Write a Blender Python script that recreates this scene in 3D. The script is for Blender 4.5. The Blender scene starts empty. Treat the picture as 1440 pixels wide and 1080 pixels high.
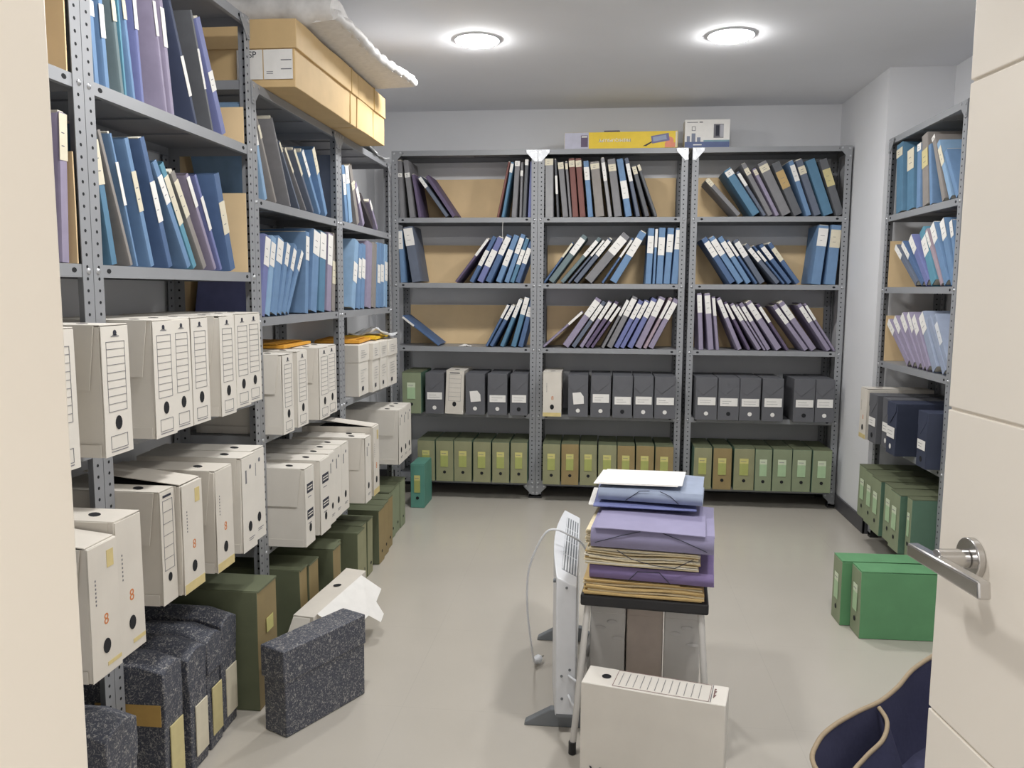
import bpy, math, random
from mathutils import Matrix, Vector
PI = math.pi
S = bpy.context.scene
C = S.collection
# ------------------------------------------------------------------ materials
MATS = {}
def lin(c):
    r = []
    for v in c:
        v /= 255.0
        r.append(v / 12.92 if v <= .04045 else ((v + .055) / 1.055) ** 2.4)
    return (r[0], r[1], r[2], 1)
def mat(name, rgb, rough=.7, var=.06, scale=30, metal=0, bump=.0, spec=.4, emit=0):
    m = bpy.data.materials.new(name); m.use_nodes = True
    nt = m.node_tree; b = nt.nodes['Principled BSDF']
    b.inputs['Roughness'].default_value = rough; b.inputs['Metallic'].default_value = metal
    b.inputs['Specular IOR Level'].default_value = spec
    if emit:
        b.inputs['Emission Color'].default_value = lin(rgb); b.inputs['Emission Strength'].default_value = emit
    tc = nt.nodes.new('ShaderNodeTexCoord'); nz = nt.nodes.new('ShaderNodeTexNoise')
    nz.inputs['Scale'].default_value = scale; nz.inputs['Detail'].default_value = 4
    nt.links.new(tc.outputs['Object'], nz.inputs['Vector'])
    cr = nt.nodes.new('ShaderNodeValToRGB')
    base = lin(rgb)
    cr.color_ramp.elements[0].position = .3; cr.color_ramp.elements[1].position = .7
    cr.color_ramp.elements[0].color = tuple(v * (1 - var) for v in base[:3]) + (1,)
    cr.color_ramp.elements[1].color = tuple(min(1, v * (1 + var)) for v in base[:3]) + (1,)
    nt.links.new(nz.outputs['Fac'], cr.inputs['Fac']); nt.links.new(cr.outputs['Color'], b.inputs['Base Color'])
    if bump:
        bp = nt.nodes.new('ShaderNodeBump'); bp.inputs['Strength'].default_value = bump; bp.inputs['Distance'].default_value = .002
        nt.links.new(nz.outputs['Fac'], bp.inputs['Height']); nt.links.new(bp.outputs['Normal'], b.inputs['Normal'])
    MATS[name] = m
    return m
FC = dict(bl=((92,138,192),'blue'), db=((66,102,158),'dark blue'), lb=((120,166,212),'light blue'), tb=((68,126,168),'teal blue'),
          sl=((92,104,128),'slate'), gr=((124,123,128),'grey'), lg=((150,150,154),'light grey'), dg=((92,95,102),'dark grey'), ta=((140,132,126),'taupe'),
          li=((146,134,168),'lilac'), pu=((98,80,120),'purple'), vi=((104,114,184),'violet blue'), rb=((132,70,62),'red brown'),
          gs=((98,122,128),'greenish slate'), na=((52,64,100),'navy'), pi=((168,142,158),'pinkish lilac'), te=((72,148,180),'turquoise'),
          bb=((66,58,64),'brown black'), ls=((142,158,190),'pale slate blue'))
def desat(c, f=.30):  # greys and lifts the card colours, putting a slight light haze into them
    l = .3*c[0] + .59*c[1] + .11*c[2]
    return tuple((v + (l-v)*f)*.96 + 11 for v in c)
for k, (c, n) in FC.items():
    mat('card_' + n.replace(' ', '_'), desat(c), .62, .07, 22, bump=.15)
    FC[k] = (MATS['card_' + n.replace(' ', '_')], n)
LC = dict(w=mat('label_white', (236,234,230), .6, .03), c=mat('label_cream', (222,214,192), .6, .04), y=mat('label_yellow', (208,196,146), .6, .05),
          t=mat('label_tan', (190,162,112), .6, .05), s=mat('label_silver', (225,228,232), .35, .03))
LN = dict(w='white', c='cream', y='yellow', t='tan', s='silvery white')
PAPER = mat('paper', (226,220,204), .8, .06, 60)
STEEL = mat('grey_enamel', (148,150,154), .42, .03, 8, spec=.5)
GALV = mat('galvanised_plate', (206,208,212), .42, .08, 40, metal=.3)
BOLT = mat('zinc_bolt', (196,198,202), .3, .05, 40, metal=.7)
DARK = mat('hole_dark', (34,35,38), .9, .02)
BLACK = mat('black_plastic', (38,38,40), .45, .05)
WHITE = mat('white_card', (226,221,212), .68, .035, 9, bump=.12)
WHITE2 = mat('white_card_worn', (218,212,202), .7, .06, 7, bump=.2)
INK = mat('print_grey', (118,118,124), .7, .03)
INKD = mat('print_dark', (52,54,66), .7, .03)
ORANGE = mat('print_orange', (206,128,76), .7, .05)
TAPE = mat('old_tape', (214,196,140), .4, .06)
GREYB = mat('grey_box_card', (98,99,104), .6, .04, 14, bump=.1)
GREEN = mat('green_box_cloth', (92,122,104), .62, .07, 12, bump=.12)
GREENB = mat('bright_green_cloth', (98,150,106), .6, .06, 12, bump=.12)
OLIVE = mat('faded_olive_front', (146,146,114), .6, .08, 9, bump=.1)
OLIVEG = mat('faded_green_front', (138,148,120), .6, .07, 9, bump=.1)
OLIVEB = mat('faded_brown_front', (150,132,92), .6, .08, 9, bump=.1)
DGREEN = mat('olive_green_card', (104,110,86), .62, .09, 9, bump=.12)
TEALG = mat('teal_green_card', (92,146,132), .6, .06, 12)
YLAB = mat('box_label_yellow', (206,200,128), .6, .05); YLAB2 = mat('box_label_lime', (170,176,104), .6, .05)
GLAB = mat('box_label_pale', (206,216,190), .6, .05); GLAB2 = mat('box_label_mint', (172,200,160), .6, .05)
NAVY = mat('navy_box_card', (58,64,84), .55, .06, 12)
KRAFT = mat('kraft_card', (212,182,134), .7, .05, 10, bump=.08)
BOARD = mat('brown_board', (230,202,158), .75, .06, 6)
BROWNP = mat('brown_paper', (206,178,124), .75, .07, 12, bump=.2)
CREAMP = mat('cream_papers', (226,212,178), .8, .08, 50)
WALL = mat('wall_paint', (225,226,229), .85, .02, 3)
CEIL = mat('ceiling_paint', (238,239,243), .9, .015, 3)
CREAM = mat('cream_lacquer', (238,231,220), .38, .012, 4)
CHROME = mat('brushed_chrome', (198,196,194), .22, .03, 60, metal=1)
PLASTICW = mat('white_plastic', (226,228,232), .35, .02)
PLASTICG = mat('grey_plastic', (120,124,128), .45, .04)
NAVYF = mat('navy_fabric', (66,67,94), .8, .08, 90, bump=.2)
PIPING = mat('tan_piping', (168,150,124), .7, .06, 90)
OCHRE = mat('ochre_band', (196,160,92), .6, .06); ORF = mat('orange_folder', (224,162,58), .6, .05); YEF = mat('yellow_folder', (240,196,52), .6, .05)
SKIRT = mat('dark_skirting', (78,78,82), .45, .04)
LEGM = mat('painted_tube', (206,203,198), .35, .03, 20)
TINGREY = mat('dull_grey_wrap', (204,201,197), .5, .06, 7, bump=.2)
def marble():
    m = mat('marbled_paper', (60,62,72), .55, .1, 40); nt = m.node_tree; b = nt.nodes['Principled BSDF']
    tc = nt.nodes['Texture Coordinate']
    v = nt.nodes.new('ShaderNodeTexNoise'); v.inputs['Scale'].default_value = 95; v.inputs['Detail'].default_value = 3; v.inputs['Distortion'].default_value = 2.2
    nt.links.new(tc.outputs['Object'], v.inputs['Vector'])
    cr = nt.nodes.new('ShaderNodeValToRGB'); e = cr.color_ramp.elements
    e[0].position = .46; e[0].color = lin((70,74,86)); e[1].position = .68; e[1].color = lin((168,166,162))
    x = e.new(.55); x.color = lin((96,97,104))
    nt.links.new(v.outputs['Fac'], cr.inputs['Fac']); nt.links.new(cr.outputs['Color'], b.inputs['Base Color'])
    return m
MARBLE = marble()
def floor_mat():
    m = mat('floor_tiles', (190,184,174), .2, .03, 2, spec=.5); nt = m.node_tree; b = nt.nodes['Principled BSDF']
    tc = nt.nodes['Texture Coordinate']
    br = nt.nodes.new('ShaderNodeTexBrick'); br.offset = 0
    br.inputs['Scale'].default_value = 1; br.inputs['Brick Width'].default_value = .6; br.inputs['Row Height'].default_value = .6
    br.inputs['Mortar Size'].default_value = .0011; br.inputs['Mortar Smooth'].default_value = .3
    nt.links.new(tc.outputs['Object'], br.inputs['Vector'])
    src = b.inputs['Base Color'].links[0].from_socket
    nt.links.new(src, br.inputs['Color1']); nt.links.new(src, br.inputs['Color2']); br.inputs['Mortar'].default_value = lin((184,178,169))
    nt.links.new(br.outputs['Color'], b.inputs['Base Color'])
    return m
FLOORM = floor_mat()
# ------------------------------------------------------------------ mesh helpers
class MB:
    def __init__(s): s.v = []; s.f = []; s.m = []; s.ms = []
    def mi(s, m):
        if m not in s.ms: s.ms.append(m)
        return s.ms.index(m)
    def add(s, vs, fs, m):
        o = len(s.v); s.v += [tuple(p) for p in vs]; k = s.mi(m)
        for f in fs: s.f.append(tuple(i + o for i in f)); s.m.append(k)
    def box(s, x0, y0, z0, x1, y1, z1, m, M=None):
        vs = [Vector((x, y, z)) for z in (z0, z1) for y in (y0, y1) for x in (x0, x1)]
        if M is not None: vs = [M @ p for p in vs]
        s.add(vs, [(0,2,3,1), (4,5,7,6), (0,1,5,4), (2,6,7,3), (0,4,6,2), (1,3,7,5)], m)
    def prism(s, pts, z0, z1, m, M=None, axis='z'):
        n = len(pts)
        f = {'z': lambda a, b, c: (a, b, c), 'y': lambda a, b, c: (a, c, b), 'x': lambda a, b, c: (c, a, b)}[axis]
        vs = [Vector(f(a, b, z0)) for a, b in pts] + [Vector(f(a, b, z1)) for a, b in pts]
        if M is not None: vs = [M @ p for p in vs]
        s.add(vs, [tuple(range(n))[::-1], tuple(range(n, 2*n))] + [(i, (i+1) % n, n + (i+1) % n, n + i) for i in range(n)], m)
    def disc(s, c, nrm, r, m, n=10, sx=1, sy=1, th=.0006):
        nrm = Vector(nrm).normalized(); a = nrm.orthogonal().normalized()
        if abs(nrm.z) < .9: a = Vector((0,0,1)).cross(nrm).normalized()
        b = nrm.cross(a); c = Vector(c)
        ring = [a * (math.cos(2*PI*i/n) * r * sx) + b * (math.sin(2*PI*i/n) * r * sy) for i in range(n)]
        vs = [c + p for p in ring] + [c + p + nrm * th for p in ring]
        s.add(vs, [tuple(range(n))[::-1], tuple(range(n, 2*n))] + [(i, (i+1) % n, n + (i+1) % n, n + i) for i in range(n)], m)
    def tube(s, pts, r, m, n=8, caps=True):
        pts = [Vector(p) for p in pts]; rings = []; up = Vector((0,0,1)); prev = None
        for i, p in enumerate(pts):
            t = (pts[min(i+1, len(pts)-1)] - pts[max(i-1, 0)]).normalized()
            if prev is None:
                a = t.orthogonal().normalized()
            else:
                a = (prev - t * prev.dot(t)).normalized()
            prev = a; b = t.cross(a); rr = r[i] if isinstance(r, (list, tuple)) else r
            rings.append([p + (a * math.cos(2*PI*k/n) + b * math.sin(2*PI*k/n)) * rr for k in range(n)])
        vs = [q for g in rings for q in g]; fs = []
        for i in range(len(rings)-1):
            for k in range(n):
                fs.append((i*n+k, i*n+(k+1) % n, (i+1)*n+(k+1) % n, (i+1)*n+k))
        if caps: fs += [tuple(range(n))[::-1], tuple(range((len(rings)-1)*n, len(rings)*n))]
        s.add(vs, fs, m)
    def mesh(s, name):
        me = bpy.data.meshes.new(name); me.from_pydata(s.v, [], s.f)
        for m in s.ms: me.materials.append(m)
        me.polygons.foreach_set('material_index', s.m); me.update()
        return me
def link(name, me, parent=None, loc=(0,0,0), rot=(0,0,0)):
    o = bpy.data.objects.new(name, me); C.objects.link(o); o.location = loc; o.rotation_euler = rot
    if parent: o.parent = parent
    return o
def part(name, mb, parent, bevel=0, smooth=0, label=None, seg=2):
    me = mb.mesh(name) if isinstance(mb, MB) else mb
    o = link(name, me, parent)
    fin(o, bevel, smooth, seg)
    if label: o['label'] = label
    return o
def fin(o, bevel=0, smooth=0, seg=2):
    if bevel:
        b = o.modifiers.new('bevel', 'BEVEL'); b.width = bevel; b.segments = seg; b.limit_method = 'ANGLE'; b.angle_limit = math.radians(50)
    if smooth:
        o.data.shade_smooth(); o.data.set_sharp_from_angle(angle=math.radians(smooth))
def thing(name, label, cat, loc=(0,0,0), rot=(0,0,0), group=None):
    o = bpy.data.objects.new(name, None); o.empty_display_size = .05; C.objects.link(o); o.location = loc; o.rotation_euler = rot
    return tag(o, label, cat, group)
def tag(o, label, cat, group=None):
    o['label'] = label; o['category'] = cat
    if group: o['group'] = group
    return o
def struct(name, mb, bevel=0):
    o = link(name, mb.mesh(name) if isinstance(mb, MB) else mb); o['kind'] = 'structure'; fin(o, bevel)
    return o
def text_mesh(txt, size, m, extrude=.0003):
    cu = bpy.data.curves.new('t', 'FONT'); cu.body = txt; cu.size = size; cu.extrude = extrude; cu.align_x = 'CENTER'; cu.align_y = 'CENTER'; cu.resolution_u = 3
    o = bpy.data.objects.new('t', cu); C.objects.link(o)
    bpy.context.view_layer.update()
    me = bpy.data.meshes.new_from_object(o.evaluated_get(bpy.context.evaluated_depsgraph_get()))
    bpy.data.objects.remove(o); bpy.data.curves.remove(cu)
    me.materials.clear(); me.materials.append(m)
    return me
def add_text(mb, txt, size, m, M):
    me = text_mesh(txt, size, m)
    mb.add([M @ v.co for v in me.vertices], [tuple(p.vertices) for p in me.polygons], m)
    bpy.data.meshes.remove(me)
FRONT = Matrix.Rotation(PI/2, 4, 'X')            # text lying in the x-z plane, read from -y
def T(x, y, z): return Matrix.Translation((x, y, z))
def wob(seed, amp, freq=6.0):
    r = random.Random(seed); k = [[r.uniform(-1, 1) * freq for _ in range(3)] + [r.uniform(0, 6.28)] for _ in range(9)]
    def f(x, y, z):
        return tuple(amp * sum(math.sin(k[3*a+b][0]*x*3 + k[3*a+b][1]*y*3 + k[3*a+b][2]*z*3 + k[3*a+b][3]) for b in range(3)) / 1.6 for a in range(3))
    return f
def gbox(mb, x0, y0, z0, x1, y1, z1, m, n=(3,4,5), amp=.0, seed=0, front=None, top=None, keepz0=True, warp=None):
    """closed cuboid on a lattice, gently warped like worn board; front face (-y) and top may take their own cover"""
    idx = {}; vs = []; fs = []; ms = []; w = wob(seed, amp) if amp else None
    def V(i, j, k):
        if (i, j, k) not in idx:
            p = [x0 + (x1-x0)*i/n[0], y0 + (y1-y0)*j/n[1], z0 + (z1-z0)*k/n[2]]
            if w:
                d = w(*p); p = [p[0]+d[0], p[1]+d[1], p[2] + (d[2] if k else (abs(d[2])*.2))]
            if warp: p = warp(*p)
            idx[(i, j, k)] = len(vs); vs.append(p)
        return idx[(i, j, k)]
    for i in range(n[0]):
        for k in range(n[2]):
            fs.append((V(i,0,k), V(i+1,0,k), V(i+1,0,k+1), V(i,0,k+1))); ms.append(front or m)
            fs.append((V(i,n[1],k), V(i,n[1],k+1), V(i+1,n[1],k+1), V(i+1,n[1],k))); ms.append(m)
    for j in range(n[1]):
        for k in range(n[2]):
            fs.append((V(0,j,k), V(0,j,k+1), V(0,j+1,k+1), V(0,j+1,k))); ms.append(m)
            fs.append((V(n[0],j,k), V(n[0],j+1,k), V(n[0],j+1,k+1), V(n[0],j,k+1))); ms.append(m)
    for i in range(n[0]):
        for j in range(n[1]):
            fs.append((V(i,j,0), V(i,j+1,0), V(i+1,j+1,0), V(i+1,j,0))); ms.append(m)
            fs.append((V(i,j,n[2]), V(i+1,j,n[2]), V(i+1,j+1,n[2]), V(i,j+1,n[2]))); ms.append(top or m)
    o = len(mb.v); mb.v += [tuple(p) for p in vs]
    for f, q in zip(fs, ms): mb.f.append(tuple(a + o for a in f)); mb.m.append(mb.mi(q))
ORD = 'first second third fourth fifth sixth seventh eighth ninth tenth eleventh twelfth thirteenth fourteenth fifteenth'.split()
CAMF = 1150.12
CAMM = [[0.994199, -0.018193, 0.106005, 0], [0.107387, 0.113002, -0.987774, 0], [0.005991, 0.993428, 0.114301, 1.31], [0, 0, 0, 1]]
LAMP_E = 165
WORLD_E = 1.5
EXPO = 0.15
FOLDERS = {
 'b00': [
  (-1.251, -0.046, 0.348, 0.0300, 'gr', 0.22, 0.29, 'w'), (-1.192, -0.111, 0.350, 0.0358, 'gr', 0.22, 0.30, 'w'), (-1.136, -0.159, 0.265, 0.0227, 'pu', 0.00, 0.00, 'w'),
  (-0.964, -0.626, 0.300, 0.0243, 'sl', 0.03, 0.27, 'w'), (-0.922, -0.603, 0.298, 0.0264, 'pu', 0.00, 0.00, 'w'), (-0.6461, 0.205, 0.339, 0.0163, 'rb', 0.00, 0.00, 'w'),
  (-0.6173, 0.175, 0.335, 0.0208, 'tb', 0.03, 0.19, 'w'), (-0.555, 0.061, 0.340, 0.0334, 'gr', 0.01, 0.10, 'w'), (-0.5076, 0.024, 0.330, 0.0181, 'gr', 0.15, 0.25, 'w'),
  (-0.488, 0.043, 0.346, 0.0240, 'dg', 0.00, 0.10, 'w'), (-0.455, 0.039, 0.333, 0.0290, 'vi', 0.00, 0.00, 'w'),
 ],
 'b01': [
  (-1.2527, -0.050, 0.324, 0.0321, 'bl', 0.02, 0.36, 'w'), (-1.1793, -0.160, 0.346, 0.0606, 'sl', 0.03, 0.34, 'w'), (-0.906, 0.652, 0.334, 0.0183, 'pu', 0.01, 0.39, 'w'),
  (-0.8155, 0.485, 0.314, 0.0295, 'db', 0.31, 0.64, 'w'), (-0.7669, 0.450, 0.300, 0.0408, 'vi', 0.29, 0.65, 'w'), (-0.7154, 0.438, 0.316, 0.0380, 'db', 0.05, 0.42, 'w'),
  (-0.6503, 0.374, 0.308, 0.0367, 'bl', 0.31, 0.65, 'w'), (-0.5979, 0.340, 0.311, 0.0324, 'bl', 0.08, 0.40, 'w'), (-0.5617, 0.340, 0.285, 0.0285, 'tb', 0.26, 0.59, 'w'),
  (-0.5293, 0.342, 0.265, 0.0321, 'db', 0.17, 0.54, 'w'),
 ],
 'b02': [
  (-1.015, -0.919, 0.297, 0.0145, 'db', 0.02, 0.33, 'w'), (-0.7144, 0.486, 0.294, 0.0185, 'db', 0.01, 0.32, 'w'), (-0.6883, 0.501, 0.289, 0.0259, 'db', 0.01, 0.35, 'w'),
  (-0.6227, 0.386, 0.316, 0.0274, 'tb', 0.01, 0.38, 'w'), (-0.5543, 0.273, 0.319, 0.0340, 'tb', 0.01, 0.35, 'w'), (-0.5093, 0.249, 0.301, 0.0340, 'db', 0.16, 0.36, 'w'),
 ],
 'b10': [
  (-0.3481, -0.013, 0.351, 0.0528, 'lg', 0.01, 0.12, 'c'), (-0.2766, -0.058, 0.345, 0.0162, 'dg', 0.28, 0.60, 'w'), (-0.2413, -0.105, 0.329, 0.0368, 'gr', 0.01, 0.13, 'c'),
  (-0.2, -0.097, 0.331, 0.0179, 'gr', 0.03, 0.14, 'c'), (-0.1807, -0.085, 0.350, 0.0379, 'rb', 0.04, 0.15, 'c'), (-0.1373, -0.094, 0.350, 0.0379, 'rb', 0.04, 0.15, 'c'),
  (-0.088, -0.102, 0.334, 0.0348, 'bl', 0.11, 0.34, 'w'), (-0.042, -0.119, 0.329, 0.0566, 'ta', 0.04, 0.14, 'c'), (0.036, -0.152, 0.352, 0.0247, 'lg', 0.08, 0.39, 'w'),
  (0.072, -0.143, 0.344, 0.0485, 'gr', 0.09, 0.21, 'c'), (0.139, -0.180, 0.346, 0.0413, 'bl', 0.38, 0.69, 'w'), (0.203, -0.223, 0.355, 0.0254, 'sl', 0.10, 0.40, 'w'),
  (0.2563, -0.288, 0.312, 0.0281, 'dg', 0.02, 0.17, 'c'), (0.3117, -0.352, 0.326, 0.0201, 'dg', 0.01, 0.12, 'c'),
 ],
 'b11': [
  (-0.3532, 0.616, 0.301, 0.0141, 'db', 0.03, 0.37, 'c'), (-0.3218, 0.637, 0.346, 0.0392, 'gs', 0.07, 0.40, 'w'), (-0.249, 0.704, 0.352, 0.0267, 'gs', 0.08, 0.41, 'w'),
  (-0.2037, 0.690, 0.334, 0.0150, 'sl', 0.01, 0.37, 'w'), (-0.1683, 0.674, 0.335, 0.0305, 'sl', 0.04, 0.38, 'w'), (-0.1, 0.685, 0.360, 0.0557, 'gr', 0.08, 0.40, 'w'),
  (0.0023, 0.586, 0.323, 0.0162, 'db', 0.04, 0.42, 'w'), (0.0527, 0.532, 0.346, 0.0471, 'bl', 0.14, 0.47, 'w'), (0.265, 0.036, 0.334, 0.0390, 'bl', 0.14, 0.45, 'w'),
  (0.309, 0.030, 0.328, 0.0180, 'bl', 0.00, 0.33, 'w'), (0.33, 0.033, 0.336, 0.0420, 'bl', 0.17, 0.49, 'w'), (0.375, 0.054, 0.334, 0.0409, 'bl', 0.11, 0.43, 'w'),
  (0.421, 0.063, 0.332, 0.0429, 'bl', 0.03, 0.38, 'w'),
 ],
 'b12': [
  (-0.3537, 0.829, 0.325, 0.0170, 'li', 0.02, 0.36, 'w'), (-0.2297, 0.602, 0.356, 0.0430, 'li', 0.05, 0.36, 'w'), (-0.1757, 0.589, 0.337, 0.0285, 'sl', 0.08, 0.41, 'w'),
  (-0.1266, 0.556, 0.334, 0.0262, 'li', 0.03, 0.39, 'w'), (-0.0923, 0.574, 0.335, 0.0270, 'pu', 0.05, 0.38, 'w'), (-0.0571, 0.587, 0.304, 0.0199, 'pu', 0.02, 0.36, 'w'),
  (0.0079, 0.470, 0.331, 0.0207, 'gr', 0.01, 0.33, 'w'), (0.0412, 0.458, 0.347, 0.0370, 'gr', 0.05, 0.38, 'w'), (0.087, 0.467, 0.325, 0.0313, 'vi', 0.08, 0.39, 'w'),
  (0.1229, 0.472, 0.326, 0.0289, 'vi', 0.03, 0.37, 'w'), (0.1677, 0.447, 0.335, 0.0350, 'vi', 0.06, 0.38, 'w'), (0.2144, 0.433, 0.341, 0.0406, 'li', 0.05, 0.38, 'w'),
  (0.2639, 0.457, 0.341, 0.0225, 'pi', 0.05, 0.40, 'w'), (0.2941, 0.467, 0.335, 0.0356, 'li', 0.08, 0.41, 'w'),
 ],
 'b20': [
  (0.798, -0.745, 0.285, 0.0294, 'gr', 0.01, 0.18, 'c'), (0.888, -0.596, 0.317, 0.0497, 'tb', 0.03, 0.14, 'w'), (0.9493, -0.581, 0.305, 0.0220, 'sl', 0.04, 0.32, 'w'),
  (0.9777, -0.512, 0.346, 0.0315, 'gr', 0.10, 0.22, 'c'), (1.021, -0.492, 0.311, 0.0247, 'li', 0.03, 0.14, 'c'), (1.059, -0.474, 0.342, 0.0570, 'gr', 0.06, 0.18, 'c'),
  (1.127, -0.438, 0.335, 0.0516, 'dg', 0.17, 0.49, 't'), (1.198, -0.360, 0.338, 0.0318, 'bl', 0.08, 0.37, 'w'), (1.242, -0.365, 0.342, 0.0439, 'sl', 0.12, 0.26, 'c'),
  (1.296, -0.358, 0.340, 0.0590, 'tb', 0.00, 0.00, 'w'), (1.367, -0.338, 0.341, 0.0491, 'dg', 0.18, 0.48, 'y'),
 ],
 'b21': [
  (0.7693, -0.592, 0.319, 0.0380, 'db', 0.10, 0.41, 'w'), (0.818, -0.595, 0.325, 0.0386, 'bl', 0.07, 0.39, 'w'), (0.8669, -0.584, 0.325, 0.0332, 'bl', 0.11, 0.43, 'w'),
  (0.9188, -0.609, 0.315, 0.0185, 'db', 0.04, 0.37, 'w'), (0.9453, -0.586, 0.304, 0.0366, 'sl', 0.06, 0.39, 'w'), (1.04, -0.711, 0.302, 0.0287, 'sl', 0.12, 0.43, 'w'),
  (1.0807, -0.697, 0.292, 0.0165, 'db', 0.14, 0.41, 'w'), (1.109, -0.669, 0.290, 0.0290, 'db', 0.07, 0.38, 'w'), (1.156, -0.643, 0.293, 0.0296, 'db', 0.13, 0.44, 'c'),
  (1.24, 0.093, 0.346, 0.0597, 'bl', 0.05, 0.35, 'w'), (1.322, 0.062, 0.349, 0.0619, 'bl', 0.08, 0.38, 'c'),
 ],
 'b22': [
  (0.598, -0.064, 0.342, 0.0309, 'li', 0.03, 0.34, 'w'), (0.654, -0.099, 0.343, 0.0368, 'li', 0.04, 0.36, 'w'), (0.702, -0.114, 0.325, 0.0219, 'li', 0.03, 0.36, 'w'),
  (0.8299, -0.421, 0.341, 0.0289, 'li', 0.05, 0.39, 'w'), (0.8901, -0.490, 0.325, 0.0204, 'pu', 0.04, 0.36, 'w'), (0.9486, -0.570, 0.326, 0.0264, 'li', 0.04, 0.37, 'w'),
  (0.9847, -0.576, 0.324, 0.0132, 'li', 0.04, 0.35, 'w'), (1.0027, -0.563, 0.330, 0.0264, 'li', 0.08, 0.39, 'w'), (1.057, -0.594, 0.341, 0.0390, 'li', 0.05, 0.37, 'w'),
  (1.116, -0.596, 0.333, 0.0207, 'pu', 0.07, 0.40, 'w'), (1.2215, -0.644, 0.333, 0.0295, 'li', 0.09, 0.41, 'w'), (1.2615, -0.627, 0.346, 0.0372, 'li', 0.07, 0.35, 'w'),
  (1.3532, -0.598, 0.332, 0.0291, 'li', 0.07, 0.39, 'w'), (1.3908, -0.587, 0.338, 0.0181, 'li', 0.05, 0.35, 'w'),
 ],
 'lA1': [
  (1.672, 0.050, 0.330, 0.0159, 'li', 0.02, 0.41, 'c'), (1.718, 0.050, 0.330, 0.0309, 'li', 0.01, 0.32, 'c'),
 ],
 'lB0': [
  (1.871, -0.059, 0.345, 0.0220, 'bl', 0.46, 0.56, 'w'), (1.912, -0.067, 0.345, 0.0220, 'bl', 0.45, 0.67, 'w'), (1.977, -0.116, 0.345, 0.0189, 'gs', 0.37, 0.51, 'c'),
  (2.0003, -0.076, 0.345, 0.0107, 'te', 0.00, 0.00, 'w'), (2.0337, -0.136, 0.345, 0.0174, 'bl', 0.32, 0.45, 'c'), (2.071, -0.087, 0.345, 0.0179, 'vi', 0.27, 0.48, 'w'),
  (2.185, -0.155, 0.345, 0.0158, 'li', 0.19, 0.44, 'w'), (2.217, -0.137, 0.345, 0.0228, 'li', 0.20, 0.49, 'w'), (2.357, -0.396, 0.340, 0.0203, 'na', 0.45, 0.77, 'w'),
  (2.4622, -0.333, 0.340, 0.0137, 'dg', 0.31, 0.64, 'w'), (2.5238, -0.449, 0.340, 0.0355, 'vi', 0.45, 0.62, 'w'),
 ],
 'lB1': [
  (1.9049, -0.194, 0.335, 0.0292, 'tb', 0.12, 0.43, 'c'), (1.9871, -0.343, 0.335, 0.0182, 'ta', 0.00, 0.00, 'w'), (2.012, -0.281, 0.330, 0.0144, 'bl', 0.21, 0.53, 'w'),
  (2.076, -0.297, 0.330, 0.0249, 'bl', 0.25, 0.56, 'c'), (2.1703, -0.341, 0.350, 0.0286, 'db', 0.33, 0.64, 'w'), (2.2717, -0.541, 0.320, 0.0291, 'bl', 0.13, 0.38, 'w'),
  (2.313, -0.538, 0.320, 0.0292, 'te', 0.12, 0.57, 'c'), (2.375, -0.577, 0.310, 0.0293, 'ta', 0.09, 0.45, 'c'), (2.443, -0.531, 0.310, 0.0216, 'li', 0.03, 0.33, 'w'),
  (2.479, -0.494, 0.310, 0.0202, 'vi', 0.23, 0.57, 'w'), (2.558, -0.310, 0.310, 0.0419, 'db', 0.29, 0.62, 'c'),
 ],
 'lC0': [
  (2.8445, -0.335, 0.330, 0.0299, 'lb', 0.27, 0.43, 'w'), (2.9411, -0.515, 0.330, 0.0200, 'ta', 0.14, 0.28, 'c'), (3.0818, -0.489, 0.340, 0.0163, 'gr', 0.00, 0.00, 'w'),
  (3.1792, -0.707, 0.300, 0.0137, 'sl', 0.03, 0.16, 'c'), (3.254, -0.792, 0.300, 0.0155, 'gr', 0.01, 0.38, 'c'), (3.337, -0.748, 0.300, 0.0213, 'sl', 0.01, 0.40, 'c'),
  (3.417, -0.709, 0.300, 0.0273, 'bl', 0.01, 0.40, 'w'), (3.492, -0.531, 0.300, 0.0379, 'bl', 0.01, 0.37, 'c'),
 ],
 'lC1': [
  (2.769, 0.252, 0.293, 0.0484, 'vi', 0.03, 0.38, 'w'), (2.8206, 0.270, 0.294, 0.0431, 'lb', 0.08, 0.38, 'w'), (2.8704, 0.295, 0.294, 0.0573, 'bl', 0.03, 0.33, 'w'),
  (2.9413, 0.386, 0.289, 0.0362, 'bl', 0.02, 0.32, 'w'), (2.9847, 0.484, 0.297, 0.0336, 'bl', 0.07, 0.37, 'w'), (3.025, 0.619, 0.301, 0.0261, 'bl', 0.02, 0.32, 'w'),
  (3.221, 0.105, 0.332, 0.0418, 'bl', 0.06, 0.35, 'w'), (3.2796, 0.192, 0.342, 0.0808, 'bl', 0.01, 0.30, 'w'), (3.3854, 0.133, 0.344, 0.0782, 'tb', 0.02, 0.34, 'w'),
  (3.476, 0.134, 0.344, 0.0654, 'li', 0.02, 0.41, 'w'), (3.554, 0.110, 0.349, 0.0477, 'ta', 0.36, 0.65, 'c'),
 ],
 'lD0': [
  (3.6966, -0.092, 0.291, 0.0474, 'sl', 0.16, 0.29, 'w'), (3.7724, -0.190, 0.257, 0.0448, 'bl', 0.16, 0.52, 'w'), (3.8383, -0.214, 0.262, 0.0553, 'lb', 0.00, 0.31, 'w'),
  (3.9599, -0.418, 0.288, 0.0495, 'ta', 0.28, 0.41, 'c'), (4.0648, -0.600, 0.229, 0.0403, 'li', 0.12, 0.45, 'w'), (4.24, -1.014, 0.256, 0.0370, 'bb', 0.00, 0.00, 'w'),
  (4.316, -0.825, 0.195, 0.0278, 'li', 0.04, 0.33, 'w'),
 ],
 'lD1': [
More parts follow.
